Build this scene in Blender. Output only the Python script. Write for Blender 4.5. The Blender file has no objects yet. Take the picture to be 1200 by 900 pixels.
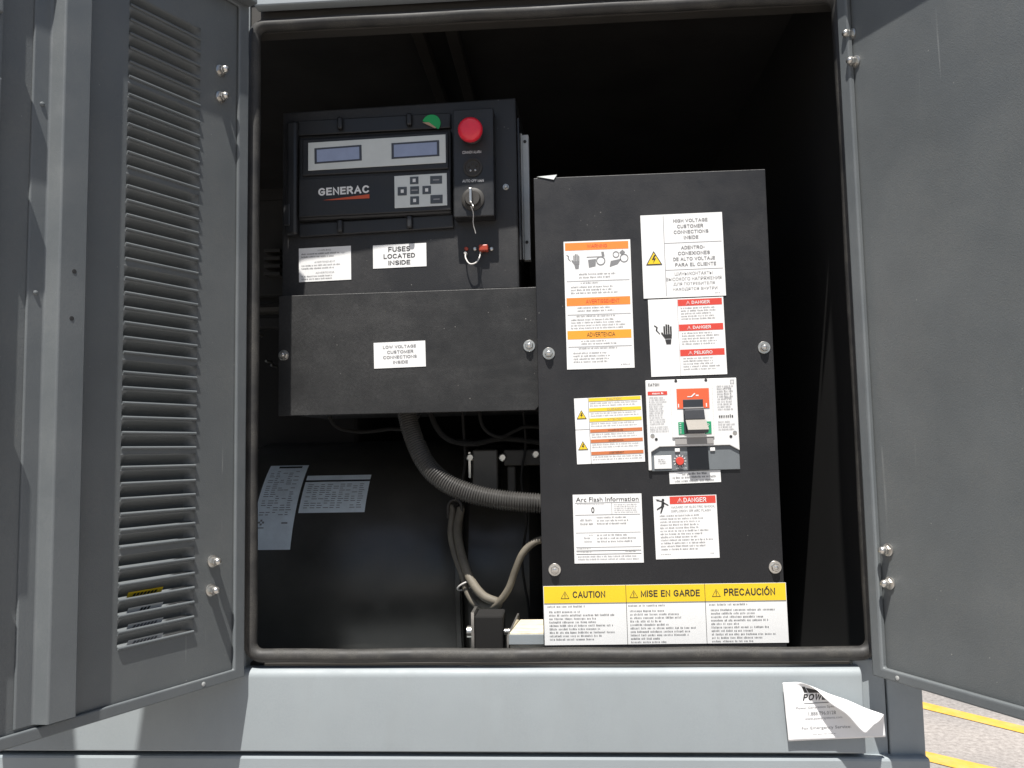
import bpy, bmesh, math, random
from mathutils import Matrix, Vector
random.seed(7)
scn = bpy.context.scene
COL = scn.collection

# ------------------------------------------------------------------ camera
F_PX = 970.0
CAM = Vector((0.0, -1.21, 1.5))
_Z = Vector((-225.0, 11750.0, -F_PX)).normalized()          # world up in camera axes
_xx, _xz = 15500.0, F_PX
_xy = (225.0 * _xx + F_PX * F_PX) / 11750.0
_X = Vector((_xx, _xy, _xz)).normalized()                   # world right in camera axes
_Y = _Z.cross(_X).normalized()
_X = _Y.cross(_Z).normalized()
WFC = Matrix((_X, _Y, _Z))                                  # camera vector -> world vector
cam_d = bpy.data.cameras.new('camera')
cam = bpy.data.objects.new('camera', cam_d); COL.objects.link(cam)
cam.matrix_world = Matrix.Translation(CAM) @ WFC.to_4x4()
cam_d.sensor_fit = 'HORIZONTAL'; cam_d.sensor_width = 36.0
cam_d.lens = F_PX / 1200.0 * 36.0
cam_d.clip_start = 0.02; cam_d.clip_end = 2000
scn.camera = cam

# ------------------------------------------------------------------ light
SK, SS = 0.15, 2.48                                          # towards the sun: (-SK, -1, SS)
SUN = Vector((-SK, -1.0, SS)).normalized()
w = bpy.data.worlds.new('World'); scn.world = w; w.use_nodes = True
nt = w.node_tree
sky = nt.nodes.new('ShaderNodeTexSky'); sky.sky_type = 'NISHITA'; sky.sun_disc = False
sky.sun_elevation = math.asin(SUN.z)
sky.sun_rotation = math.atan2(SUN.x, SUN.y)
sky.air_density = 1.0; sky.dust_density = 1.5
bg = nt.nodes['Background']; bg.inputs['Strength'].default_value = 0.05
nt.links.new(sky.outputs[0], bg.inputs[0])
sd = bpy.data.lights.new('sun', 'SUN'); sd.energy = 4.7; sd.angle = math.radians(0.5); sd.color = (1.0, 0.965, 0.915)
so = bpy.data.objects.new('sun', sd); COL.objects.link(so)
so.rotation_euler = (-SUN).to_track_quat('-Z', 'Y').to_euler(); so.location = (0, -3, 6)
scn.view_settings.view_transform = 'Standard'; scn.view_settings.look = 'None'
scn.view_settings.gamma = 1.0; scn.view_settings.use_curve_mapping = False
scn.view_settings.exposure = 0.84
scn.cycles.max_bounces = 8

# ------------------------------------------------------------------ pixel helpers
def ray(px, py):
    return (WFC @ Vector((px - 600.0, 450.0 - py, -F_PX))).normalized()
def at_y(px, py, y):
    d = ray(px, py); return CAM + d * ((y - CAM.y) / d.y)
def at_z(px, py, z):
    d = ray(px, py); return CAM + d * ((z - CAM.z) / d.z)

class Frame:
    """a plane in the place: u to the right, v up, n towards the viewer; local axes (u, -n, v)"""
    def __init__(s, o, U=(1, 0, 0)):
        s.o = Vector(o); s.U = Vector(U).normalized(); s.V = Vector((0, 0, 1))
        s.N = s.U.cross(s.V).normalized()                   # towards the viewer for U = +X
        m = Matrix((s.U, -s.N, s.V)).transposed().to_4x4(); m.translation = s.o
        s.M = m
    def uv(s, px, py, n=0.0):
        d = ray(px, py); p0 = s.o + s.N * n
        t = (p0 - CAM).dot(s.N) / d.dot(s.N)
        q = CAM + d * t - s.o
        return (q.dot(s.U), q.dot(s.V))
    def loc(s, p):
        q = Vector(p) - s.o
        return (q.dot(s.U), q.dot(s.V), q.dot(s.N))

FW = Frame((0, 0, 0))                                       # world: u = x, v = z, n = -y

# ------------------------------------------------------------------ materials
def mat(name, col, rough=0.5, metal=0.0, var=0.0, scale=8.0, bump=0.0, bscale=400.0, dust=None, dustcol=(0.3, 0.28, 0.24), dscale=6.0,
        emit=0.0, coat=0.0, spec=0.5, streak=None, speck=0.0, wave=0.0, scratch=0.0):
    m = bpy.data.materials.new(name); m.use_nodes = True
    t = m.node_tree; b = t.nodes['Principled BSDF']; L = t.links
    b.inputs['Base Color'].default_value = (*col, 1); b.inputs['Roughness'].default_value = rough
    b.inputs['Metallic'].default_value = metal; b.inputs['Specular IOR Level'].default_value = spec
    if coat: b.inputs['Coat Weight'].default_value = coat
    if emit:
        b.inputs['Emission Color'].default_value = (*col, 1); b.inputs['Emission Strength'].default_value = emit
    g = t.nodes.new('ShaderNodeNewGeometry'); pos = g.outputs['Position']
    cur = None
    def noise(scale, detail=5, rough_=0.6, vec=None):
        n = t.nodes.new('ShaderNodeTexNoise'); n.inputs['Scale'].default_value = scale
        n.inputs['Detail'].default_value = detail; n.inputs['Roughness'].default_value = rough_
        L.new(vec or pos, n.inputs['Vector']); return n.outputs['Fac']
    def ramp(fac, a, bb, c0=(0, 0, 0, 1), c1=(1, 1, 1, 1)):
        r = t.nodes.new('ShaderNodeValToRGB'); r.color_ramp.elements[0].position = a; r.color_ramp.elements[1].position = bb
        r.color_ramp.elements[0].color = c0; r.color_ramp.elements[1].color = c1
        L.new(fac, r.inputs[0]); return r.outputs[0]
    def mix(fac, a, bb, mode='MIX'):
        x = t.nodes.new('ShaderNodeMix'); x.data_type = 'RGBA'; x.blend_type = mode
        if hasattr(fac, 'links') or not isinstance(fac, (int, float)): L.new(fac, x.inputs[0])
        else: x.inputs[0].default_value = fac
        for k, v in ((6, a), (7, bb)):
            if isinstance(v, tuple): x.inputs[k].default_value = v
            else: L.new(v, x.inputs[k])
        return x.outputs[2]
    cur = (*col, 1)
    if var:
        d = tuple(max(0, c * (1 - var)) for c in col) + (1,); h = tuple(min(1, c * (1 + var)) for c in col) + (1,)
        cur = ramp(noise(scale), 0.3, 0.7, d, h)
    if streak:
        mp = t.nodes.new('ShaderNodeMapping'); mp.inputs['Scale'].default_value = streak[1]
        L.new(pos, mp.inputs['Vector'])
        f = ramp(noise(1.0, 6, 0.7, mp.outputs[0]), 0.5, 0.78)
        ml = t.nodes.new('ShaderNodeMath'); ml.operation = 'MULTIPLY'; ml.inputs[1].default_value = streak[0]; L.new(f, ml.inputs[0])
        cur = mix(ml.outputs[0], cur, (*streak[2], 1))
    if dust:
        f = ramp(noise(dscale, 8, 0.68), 0.42, 0.75)
        f2 = ramp(noise(dscale * 40, 3, 0.7), 0.3, 0.8)
        ml = t.nodes.new('ShaderNodeMath'); ml.operation = 'MULTIPLY'; L.new(f, ml.inputs[0]); L.new(f2, ml.inputs[1])
        m2 = t.nodes.new('ShaderNodeMath'); m2.operation = 'MULTIPLY'; m2.inputs[1].default_value = dust; L.new(ml.outputs[0], m2.inputs[0])
        cur = mix(m2.outputs[0], cur, (*dustcol, 1))
        rr = t.nodes.new('ShaderNodeMapRange'); rr.inputs['To Min'].default_value = rough; rr.inputs['To Max'].default_value = min(1, rough + 0.25)
        L.new(f, rr.inputs['Value']); L.new(rr.outputs[0], b.inputs['Roughness'])
    if speck:
        v = t.nodes.new('ShaderNodeTexVoronoi'); v.inputs['Scale'].default_value = 95.0; L.new(pos, v.inputs['Vector'])
        f = ramp(v.outputs['Distance'], 0.05, 0.10, (1, 1, 1, 1), (0, 0, 0, 1))
        gate = ramp(noise(23.0, 2), 0.60, 0.66)
        ml = t.nodes.new('ShaderNodeMath'); ml.operation = 'MULTIPLY'; L.new(f, ml.inputs[0]); L.new(gate, ml.inputs[1])
        m2 = t.nodes.new('ShaderNodeMath'); m2.operation = 'MULTIPLY'; m2.inputs[1].default_value = speck; L.new(ml.outputs[0], m2.inputs[0])
        cur = mix(m2.outputs[0], cur, (0.45, 0.44, 0.40, 1))
    if scratch:
        for sc_, rot in (((90, 90, 2.2), 0.5), ((120, 120, 3.0), -0.9)):
            mp = t.nodes.new('ShaderNodeMapping'); mp.inputs['Scale'].default_value = sc_; mp.inputs['Rotation'].default_value = (rot, rot * 0.3, 0)
            L.new(pos, mp.inputs['Vector'])
            f = ramp(noise(1.0, 2, 0.4, mp.outputs[0]), 0.735, 0.77)
            gate = ramp(noise(7.0, 2), 0.52, 0.62)
            ml = t.nodes.new('ShaderNodeMath'); ml.operation = 'MULTIPLY'; L.new(f, ml.inputs[0]); L.new(gate, ml.inputs[1])
            m2 = t.nodes.new('ShaderNodeMath'); m2.operation = 'MULTIPLY'; m2.inputs[1].default_value = scratch; L.new(ml.outputs[0], m2.inputs[0])
            cur = mix(m2.outputs[0], cur, (0.26, 0.27, 0.265, 1))
    if not isinstance(cur, tuple): L.new(cur, b.inputs['Base Color'])
    bw = None
    if wave:
        bw = t.nodes.new('ShaderNodeBump'); bw.inputs['Strength'].default_value = wave; bw.inputs['Distance'].default_value = 0.01
        L.new(noise(4.0, 2, 0.4), bw.inputs['Height']); L.new(bw.outputs[0], b.inputs['Normal'])
    if bump:
        bn = t.nodes.new('ShaderNodeBump'); bn.inputs['Strength'].default_value = bump; bn.inputs['Distance'].default_value = 0.001
        L.new(noise(bscale, 3), bn.inputs['Height']); L.new(bn.outputs[0], b.inputs['Normal'])
        if bw: L.new(bw.outputs[0], bn.inputs['Normal'])
    return m

M = {}
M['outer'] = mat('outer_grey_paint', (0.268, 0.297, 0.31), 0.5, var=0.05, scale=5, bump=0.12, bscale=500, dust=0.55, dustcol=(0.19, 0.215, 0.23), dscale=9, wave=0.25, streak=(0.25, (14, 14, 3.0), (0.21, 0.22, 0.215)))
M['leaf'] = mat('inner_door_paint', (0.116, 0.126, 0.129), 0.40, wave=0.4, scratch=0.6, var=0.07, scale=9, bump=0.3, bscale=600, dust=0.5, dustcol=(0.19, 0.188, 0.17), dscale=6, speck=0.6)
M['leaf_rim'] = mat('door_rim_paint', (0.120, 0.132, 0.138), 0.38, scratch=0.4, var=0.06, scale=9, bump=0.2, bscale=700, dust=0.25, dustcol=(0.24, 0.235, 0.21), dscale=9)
M['black'] = mat('black_panel_paint', (0.016, 0.016, 0.017), 0.42, bump=0.35, bscale=900, dust=0.30, dustcol=(0.11, 0.105, 0.10), dscale=5, speck=0.5)
M['hvblack'] = mat('satin_black_paint', (0.011, 0.011, 0.0125), 0.42, bump=0.3, bscale=900, dust=0.14, dustcol=(0.06, 0.058, 0.056), dscale=7, speck=0.35)
M['cover'] = mat('dusty_black_paint', (0.013, 0.013, 0.013), 0.45, bump=0.35, bscale=800, dust=0.55, dustcol=(0.085, 0.085, 0.085), dscale=6, speck=0.5,
                 streak=(0.4, (7, 7, 24), (0.055, 0.054, 0.052)))
M['plastic'] = mat('black_plastic', (0.014, 0.0145, 0.016), 0.38, bump=0.1, bscale=900, dust=0.25, dustcol=(0.09, 0.09, 0.085), dscale=12)
M['rubber'] = mat('rubber_seal', (0.022, 0.0215, 0.021), 0.55, var=0.2, scale=20, dust=0.6, dustcol=(0.19, 0.178, 0.15), dscale=16)
M['dark'] = mat('black_lining', (0.020, 0.0185, 0.017), 0.8, var=0.3, scale=8, bump=0.3, bscale=150)
M['rib'] = mat('dark_rib_metal', (0.034, 0.031, 0.027), 0.6, var=0.2, scale=9)
M['alt'] = mat('generator_housing_paint', (0.045, 0.042, 0.037), 0.30, var=0.3, scale=9, dust=0.6, dustcol=(0.085, 0.075, 0.058), dscale=7)
M['steel'] = mat('zinc_steel', (0.62, 0.60, 0.56), 0.28, 0.9, var=0.15, scale=60)
M['alu'] = mat('brushed_aluminium', (0.42, 0.43, 0.42), 0.45, 0.3, var=0.1, scale=30)
M['silver'] = mat('silver_bezel', (0.62, 0.65, 0.63), 0.42, var=0.05, scale=30)
M['lcd'] = mat('screen_blue', (0.18, 0.21, 0.30), 0.20, var=0.10, scale=40, emit=0.14)
M['lcdframe'] = mat('screen_frame', (0.05, 0.055, 0.07), 0.4)
M['paper'] = mat('label_white', (0.78, 0.78, 0.77), 0.5, var=0.02, scale=40)
M['paperdirty'] = mat('nameplate_silver', (0.76, 0.83, 0.87), 0.3, var=0.1, scale=25, dust=0.4, dustcol=(0.25, 0.24, 0.21), dscale=15)
M['sheet'] = mat('white_paper', (0.80, 0.80, 0.80), 0.65, var=0.02, scale=30)
M['lining'] = mat('black_foam_lining', (0.006, 0.0055, 0.005), 0.9, var=0.3, scale=8)
M['ink'] = mat('ink_black', (0.025, 0.025, 0.025), 0.6)
M['inkgrey'] = mat('ink_grey', (0.21, 0.21, 0.215), 0.6)
M['inklight'] = mat('ink_light_grey', (0.30, 0.30, 0.31), 0.6)
M['white'] = mat('print_white', (0.75, 0.75, 0.74), 0.5)
M['yellow'] = mat('safety_yellow', (0.80, 0.56, 0.02), 0.5, var=0.03, scale=30)
M['orange'] = mat('safety_orange', (0.80, 0.24, 0.04), 0.5, var=0.03, scale=30)
M['amber'] = mat('safety_amber', (0.82, 0.34, 0.03), 0.5)
M['redprint'] = mat('safety_red', (0.62, 0.06, 0.04), 0.5)
M['brown'] = mat('orange_brown', (0.55, 0.17, 0.06), 0.5)
M['logo_red'] = mat('logo_orange_red', (0.55, 0.09, 0.035), 0.5)
M['estop'] = mat('red_button_plastic', (0.80, 0.025, 0.05), 0.3, var=0.08, scale=60, coat=0.2)
M['green'] = mat('green_plastic', (0.01, 0.36, 0.09), 0.4)
M['greenprint'] = mat('green_print', (0.02, 0.30, 0.14), 0.5)
M['tan'] = mat('tan_backing', (0.45, 0.30, 0.2), 0.6)
M['keygrey'] = mat('keypad_key', (0.07, 0.08, 0.09), 0.45, var=0.1, scale=60)
M['redfuse'] = mat('red_translucent_plastic', (0.36, 0.05, 0.025), 0.35)
M['brkwhite'] = mat('breaker_white', (0.74, 0.74, 0.73), 0.4, var=0.02, scale=30)
M['brkgrey'] = mat('breaker_grey', (0.15, 0.165, 0.175), 0.4, var=0.08, scale=30)
M['brkdark'] = mat('breaker_dark_grey', (0.03, 0.035, 0.042), 0.4, var=0.1, scale=30)
M['handle'] = mat('breaker_handle', (0.06, 0.063, 0.07), 0.35, var=0.1, scale=50)
M['handletop'] = mat('breaker_handle_tip', (0.22, 0.205, 0.18), 0.45)
M['brkred'] = mat('breaker_orange_red', (0.75, 0.12, 0.045), 0.5)
M['shutter'] = mat('breaker_shutter_grey', (0.33, 0.32, 0.31), 0.5)
M['conduit'] = mat('corrugated_conduit', (0.055, 0.053, 0.05), 0.30, var=0.2, scale=30, dust=0.4, dustcol=(0.15, 0.14, 0.12), dscale=9)
M['cable'] = mat('dusty_cable', (0.13, 0.115, 0.09), 0.5, var=0.2, scale=30, dust=0.8, dustcol=(0.30, 0.27, 0.21), dscale=20)
M['whitewire'] = mat('white_wire', (0.6, 0.58, 0.55), 0.45)
M['cream'] = mat('cream_painted_steel', (0.62, 0.56, 0.42), 0.55, var=0.15, scale=30, streak=(0.8, (15, 70, 30), (0.10, 0.08, 0.05)))
M['base'] = mat('base_grey_paint', (0.27, 0.30, 0.315), 0.5, var=0.07, scale=5, bump=0.15, bscale=500, dust=0.3, dustcol=(0.2, 0.2, 0.19), dscale=6)
M['roadyellow'] = mat('worn_yellow_paint', (0.60, 0.34, 0.045), 0.7, var=0.12, scale=12, dust=0.8, dustcol=(0.36, 0.34, 0.31), dscale=9)

# concrete ground with aggregate
def ground_mat():
    m = bpy.data.materials.new('pale_asphalt'); m.use_nodes = True
    t = m.node_tree; b = t.nodes['Principled BSDF']; L = t.links
    g = t.nodes.new('ShaderNodeNewGeometry')
    n1 = t.nodes.new('ShaderNodeTexNoise'); n1.inputs['Scale'].default_value = 38; n1.inputs['Detail'].default_value = 8; n1.inputs['Roughness'].default_value = 0.75
    n2 = t.nodes.new('ShaderNodeTexNoise'); n2.inputs['Scale'].default_value = 1.4; n2.inputs['Detail'].default_value = 6
    for n in (n1, n2): L.new(g.outputs['Position'], n.inputs['Vector'])
    r = t.nodes.new('ShaderNodeValToRGB'); r.color_ramp.elements[0].position = 0.3; r.color_ramp.elements[1].position = 0.72
    r.color_ramp.elements[0].color = (0.17, 0.155, 0.145, 1); r.color_ramp.elements[1].color = (0.40, 0.375, 0.355, 1)
    L.new(n1.outputs['Fac'], r.inputs[0])
    r2 = t.nodes.new('ShaderNodeValToRGB'); r2.color_ramp.elements[0].color = (0.8, 0.8, 0.8, 1); r2.color_ramp.elements[1].color = (1.15, 1.12, 1.08, 1)
    r2.color_ramp.elements[0].position = 0.3; r2.color_ramp.elements[1].position = 0.7
    L.new(n2.outputs['Fac'], r2.inputs[0])
    x = t.nodes.new('ShaderNodeMix'); x.data_type = 'RGBA'; x.blend_type = 'MULTIPLY'; x.inputs[0].default_value = 1
    L.new(r.outputs[0], x.inputs[6]); L.new(r2.outputs[0], x.inputs[7]); L.new(x.outputs[2], b.inputs['Base Color'])
    b.inputs['Roughness'].default_value = 0.9
    bn = t.nodes.new('ShaderNodeBump'); bn.inputs['Strength'].default_value = 0.6; bn.inputs['Distance'].default_value = 0.006
    L.new(n1.outputs['Fac'], bn.inputs['Height']); L.new(bn.outputs[0], b.inputs['Normal'])
    return m
M['ground'] = ground_mat()

# ------------------------------------------------------------------ mesh builder (points are u, v, n)
class MB:
    def __init__(s): s.v = []; s.f = []; s.m = []; s.mats = []
    def mi(s, m):
        if m not in s.mats: s.mats.append(m)
        return s.mats.index(m)
    def add(s, pts, faces, m):
        o = len(s.v); s.v += [(p[0], -p[2], p[1]) for p in pts]
        k = s.mi(m)
        for f in faces: s.f.append(tuple(i + o for i in f)); s.m.append(k)
        return s
    def box(s, u0, u1, v0, v1, n0, n1, m):
        u0, u1 = min(u0, u1), max(u0, u1); v0, v1 = min(v0, v1), max(v0, v1); n0, n1 = min(n0, n1), max(n0, n1)
        p = [(u0, v0, n0), (u1, v0, n0), (u1, v1, n0), (u0, v1, n0), (u0, v0, n1), (u1, v0, n1), (u1, v1, n1), (u0, v1, n1)]
        return s.add(p, [(3, 2, 1, 0), (4, 5, 6, 7), (0, 1, 5, 4), (1, 2, 6, 5), (2, 3, 7, 6), (3, 0, 4, 7)], m)
    def prism(s, pts, n0, n1, m):
        k = len(pts); a = sum(pts[i][0] * pts[(i + 1) % k][1] - pts[(i + 1) % k][0] * pts[i][1] for i in range(k))
        if a < 0: pts = pts[::-1]
        p = [(x, y, n0) for x, y in pts] + [(x, y, n1) for x, y in pts]
        f = [tuple(range(k - 1, -1, -1)), tuple(range(k, 2 * k))] + [(i, (i + 1) % k, k + (i + 1) % k, k + i) for i in range(k)]
        return s.add(p, f, m)
    def flat(s, pts, n, m):
        k = len(pts); a = sum(pts[i][0] * pts[(i + 1) % k][1] - pts[(i + 1) % k][0] * pts[i][1] for i in range(k))
        if a < 0: pts = pts[::-1]
        return s.add([(x, y, n) for x, y in pts], [tuple(range(k))], m)
    def lathe(s, u, v, prof, m, seg=24, rot=0.0):
        p = []; f = []
        for r, n in prof:
            for i in range(seg):
                a = rot + 2 * math.pi * i / seg; p.append((u + r * math.cos(a), v + r * math.sin(a), n))
        for j in range(len(prof) - 1):
            for i in range(seg):
                i2 = (i + 1) % seg; f.append((j * seg + i, j * seg + i2, (j + 1) * seg + i2, (j + 1) * seg + i))
        f.append(tuple(range((len(prof) - 1) * seg, len(prof) * seg)))
        f.append(tuple(range(seg - 1, -1, -1)))
        return s.add(p, f, m)
    def tube(s, path, r, m, seg=10, closed=False, caps=True):
        P = [Vector(q) for q in path]; k = len(P); p = []; f = []
        rf = r if callable(r) else (lambda i: r)
        ref = None
        for i in range(k):
            a = P[(i - 1) % k] if (closed or i > 0) else P[0]; b = P[(i + 1) % k] if (closed or i < k - 1) else P[-1]
            T = (b - a).normalized()
            if ref is None:
                ref = Vector((0, 0, 1)) if abs(T.z) < 0.9 else Vector((1, 0, 0))
            ref = (ref - T * ref.dot(T)).normalized(); B = T.cross(ref)
            for j in range(seg):
                an = 2 * math.pi * j / seg
                q = P[i] + (ref * math.cos(an) + B * math.sin(an)) * rf(i); p.append(tuple(q))
        for i in range(k if closed else k - 1):
            i2 = (i + 1) % k
            for j in range(seg):
                j2 = (j + 1) % seg; f.append((i * seg + j, i2 * seg + j, i2 * seg + j2, i * seg + j2))
        if not closed and caps:
            f.append(tuple(range(seg))); f.append(tuple(range((k - 1) * seg, k * seg))[::-1])
        return s.add(p, f, m)
    def extrude_v(s, prof, v0, v1, m):
        """profile of (u, n) points swept from v0 to v1, open sheet"""
        k = len(prof); p = [(u, v0, n) for u, n in prof] + [(u, v1, n) for u, n in prof]
        return s.add(p, [(i, i + 1, k + i + 1, k + i) for i in range(k - 1)], m)
    def build(s, name, parent=None, bevel=0.0, smooth=None, seg=2, kind=None, label=None):
        me = bpy.data.meshes.new(name); me.from_pydata(s.v, [], s.f)
        for m in s.mats: me.materials.append(M[m])
        for p, k in zip(me.polygons, s.m): p.material_index = k
        bm = bmesh.new(); bm.from_mesh(me); bmesh.ops.recalc_face_normals(bm, faces=bm.faces) if not getattr(s, 'keep', False) else None
        bm.to_mesh(me); bm.free()
        if smooth is not None:
            for p in me.polygons: p.use_smooth = True
            me.set_sharp_from_angle(angle=math.radians(smooth))
        me.update()
        o = bpy.data.objects.new(name, me); COL.objects.link(o)
        if parent: o.parent = parent
        if bevel:
            b = o.modifiers.new('bevel', 'BEVEL'); b.width = bevel; b.segments = seg; b.limit_method = 'ANGLE'; b.angle_limit = math.radians(35)
            b.harden_normals = False
        if kind: o['kind'] = kind
        if label: o['label'] = label
        return o

def thing(name, label, cat, frame, group=None):
    o = bpy.data.objects.new(name, None); COL.objects.link(o); o.empty_display_size = 0.05
    o.matrix_world = frame.M; o['label'] = label; o['category'] = cat
    if group: o['group'] = group
    return o
def tag(o, label, cat, group=None):
    o['label'] = label; o['category'] = cat
    if group: o['group'] = group
    return o
def smooth_path(pts, n=8, closed=False):
    P = [Vector(p) for p in pts]; k = len(P); out = []
    for i in range(k if closed else k - 1):
        p0 = P[(i - 1) % k] if (closed or i > 0) else P[0] * 2 - P[1]
        p1 = P[i]; p2 = P[(i + 1) % k]; p3 = P[(i + 2) % k] if (closed or i < k - 2) else P[-1] * 2 - P[-2]
        for j in range(n):
            t = j / n
            out.append(0.5 * ((2 * p1) + (p2 - p0) * t + (2 * p0 - 5 * p1 + 4 * p2 - p3) * t * t + (3 * p1 - p0 - 3 * p2 + p3) * t ** 3))
    if not closed: out.append(P[-1])
    return out

# ------------------------------------------------------------------ lettering
_tc = {}
def glyphs(txt, offset=0.0, shear=0.0):
    key = (txt, offset, shear)
    if key not in _tc:
        cu = bpy.data.curves.new('t', 'FONT'); cu.body = txt; cu.size = 1.0; cu.resolution_u = 2; cu.offset = offset; cu.shear = shear
        ob = bpy.data.objects.new('t', cu); COL.objects.link(ob)
        dg = bpy.context.evaluated_depsgraph_get(); dg.update()
        me = bpy.data.meshes.new_from_object(ob.evaluated_get(dg))
        vs = [(v.co.x, v.co.y) for v in me.vertices]; fs = [tuple(p.vertices) for p in me.polygons]
        bpy.data.objects.remove(ob); bpy.data.curves.remove(cu); bpy.data.meshes.remove(me)
        _tc[key] = (vs, fs)
    return _tc[key]

def _arc(cx, cy, rx, ry, a0, a1, n=9):
    return [(cx + rx * math.cos(math.radians(a0 + (a1 - a0) * i / n)), cy + ry * math.sin(math.radians(a0 + (a1 - a0) * i / n))) for i in range(n + 1)]
def _o(w): return [_arc(w / 2, 0.5, w / 2, 0.5, 0, 360, 24)]
STROKES = {
 'A': (0.78, [[(0, 0), (0.39, 1), (0.78, 0)], [(0.14, 0.33), (0.64, 0.33)]]),
 'B': (0.62, [[(0, 0), (0, 1), (0.36, 1)] + _arc(0.36, 0.765, 0.22, 0.235, 90, -90) + [(0.0, 0.53)], [(0, 0), (0.36, 0)] + _arc(0.36, 0.265, 0.26, 0.265, -90, 90)]),
 'C': (0.74, [_arc(0.40, 0.5, 0.40, 0.5, 42, 318, 18)]),
 'D': (0.68, [[(0, 0), (0, 1), (0.25, 1)] + _arc(0.25, 0.5, 0.43, 0.5, 90, -90, 14) + [(0, 0)]]),
 'E': (0.56, [[(0.56, 1), (0, 1), (0, 0), (0.56, 0)], [(0, 0.52), (0.51, 0.52)]]),
 'F': (0.54, [[(0.54, 1), (0, 1), (0, 0)], [(0, 0.50), (0.47, 0.50)]]),
 'G': (0.76, [_arc(0.40, 0.5, 0.40, 0.5, 45, 325, 18) + [(0.74, 0.22), (0.74, 0.46), (0.44, 0.46)]]),
 'H': (0.66, [[(0, 0), (0, 1)], [(0.66, 0), (0.66, 1)], [(0, 0.52), (0.66, 0.52)]]),
 'I': (0.0, [[(0, 0), (0, 1)]]),
 'J': (0.46, [[(0.46, 1), (0.46, 0.24)] + _arc(0.23, 0.24, 0.23, 0.24, 0, -180)]),
 'K': (0.66, [[(0, 0), (0, 1)], [(0.64, 1), (0.0, 0.36)], [(0.22, 0.58), (0.66, 0)]]),
 'L': (0.52, [[(0, 1), (0, 0), (0.52, 0)]]),
 'M': (0.82, [[(0, 0), (0, 1), (0.41, 0.10), (0.82, 1), (0.82, 0)]]),
 'N': (0.68, [[(0, 0), (0, 1), (0.68, 0), (0.68, 1)]]),
 'O': (0.84, _o(0.84)), '0': (0.54, _o(0.54)),
 'P': (0.60, [[(0, 0), (0, 1), (0.34, 1)] + _arc(0.34, 0.73, 0.26, 0.27, 90, -90) + [(0, 0.46)]]),
 'R': (0.66, [[(0, 0), (0, 1), (0.36, 1)] + _arc(0.36, 0.74, 0.26, 0.26, 90, -90) + [(0, 0.48)], [(0.34, 0.48), (0.66, 0)]]),
 'S': (0.62, [_arc(0.31, 0.745, 0.29, 0.255, 30, 270, 12) + _arc(0.31, 0.245, 0.31, 0.245, 90, -150, 12)]),
 'T': (0.66, [[(0, 1), (0.66, 1)], [(0.33, 1), (0.33, 0)]]),
 'U': (0.66, [[(0, 1), (0, 0.32)] + _arc(0.33, 0.32, 0.33, 0.32, 180, 360, 12) + [(0.66, 1)]]),
 'V': (0.74, [[(0, 1), (0.37, 0), (0.74, 1)]]),
 'W': (1.06, [[(0, 1), (0.26, 0), (0.53, 0.95), (0.80, 0), (1.06, 1)]]),
 'X': (0.68, [[(0, 0), (0.68, 1)], [(0, 1), (0.68, 0)]]),
 'Y': (0.68, [[(0, 1), (0.34, 0.46), (0.34, 0)], [(0.68, 1), (0.34, 0.46)]]),
 'Z': (0.62, [[(0, 1), (0.62, 1), (0, 0), (0.62, 0)]]),
 '-': (0.28, [[(0, 0.42), (0.28, 0.42)]]), ',': (0.0, [[(0, 0.06), (-0.05, -0.14)]]), ' ': (0.16, []), '/': (0.34, [[(0, -0.02), (0.34, 1.02)]]),
}
STROKES['Ó'] = (0.84, _o(0.84) + [[(0.36, 1.17), (0.52, 1.36)]])
def stroke_text(txt, th=0.17, gap=0.30, shear=0.0):
    """letters drawn as even strokes; returns points, faces (laid out from x = 0)"""
    vs = []; fs = []; x = 0.0; lay = []
    for ch in txt:
        w_, st = STROKES[ch]
        for si, pl in enumerate(st):
            closed = (Vector(pl[0]) - Vector(pl[-1])).length < 1e-6 and len(pl) > 3
            P = [Vector(p) for p in (pl[:-1] if closed else pl)]; k = len(P); base = len(vs)
            for i in range(k):
                a = P[(i - 1) % k] if (closed or i > 0) else None; b = P[(i + 1) % k] if (closed or i < k - 1) else None
                d1 = (P[i] - a).normalized() if a is not None else (b - P[i]).normalized(); d2 = (b - P[i]).normalized() if b is not None else d1
                n1 = Vector((-d1.y, d1.x)); n2 = Vector((-d2.y, d2.x)); m = n1 + n2
                m = n1 if m.length < 1e-3 else m.normalized(); sc = min(1.9, 1 / max(0.3, m.dot(n1)))
                q = P[i].copy()
                if a is None: q -= d1 * th * 0.5
                if b is None: q += d2 * th * 0.5
                for sg in (0.5, -0.5):
                    e = q + m * sc * th * sg; vs.append((x + e.x + shear * e.y, e.y)); lay.append(si)
            for i in range(k if closed else k - 1):
                j = (i + 1) % k; fs.append((base + 2 * i, base + 2 * i + 1, base + 2 * j + 1, base + 2 * j))
        x += w_ + th + gap * 0.42
    return vs, fs, lay

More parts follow.
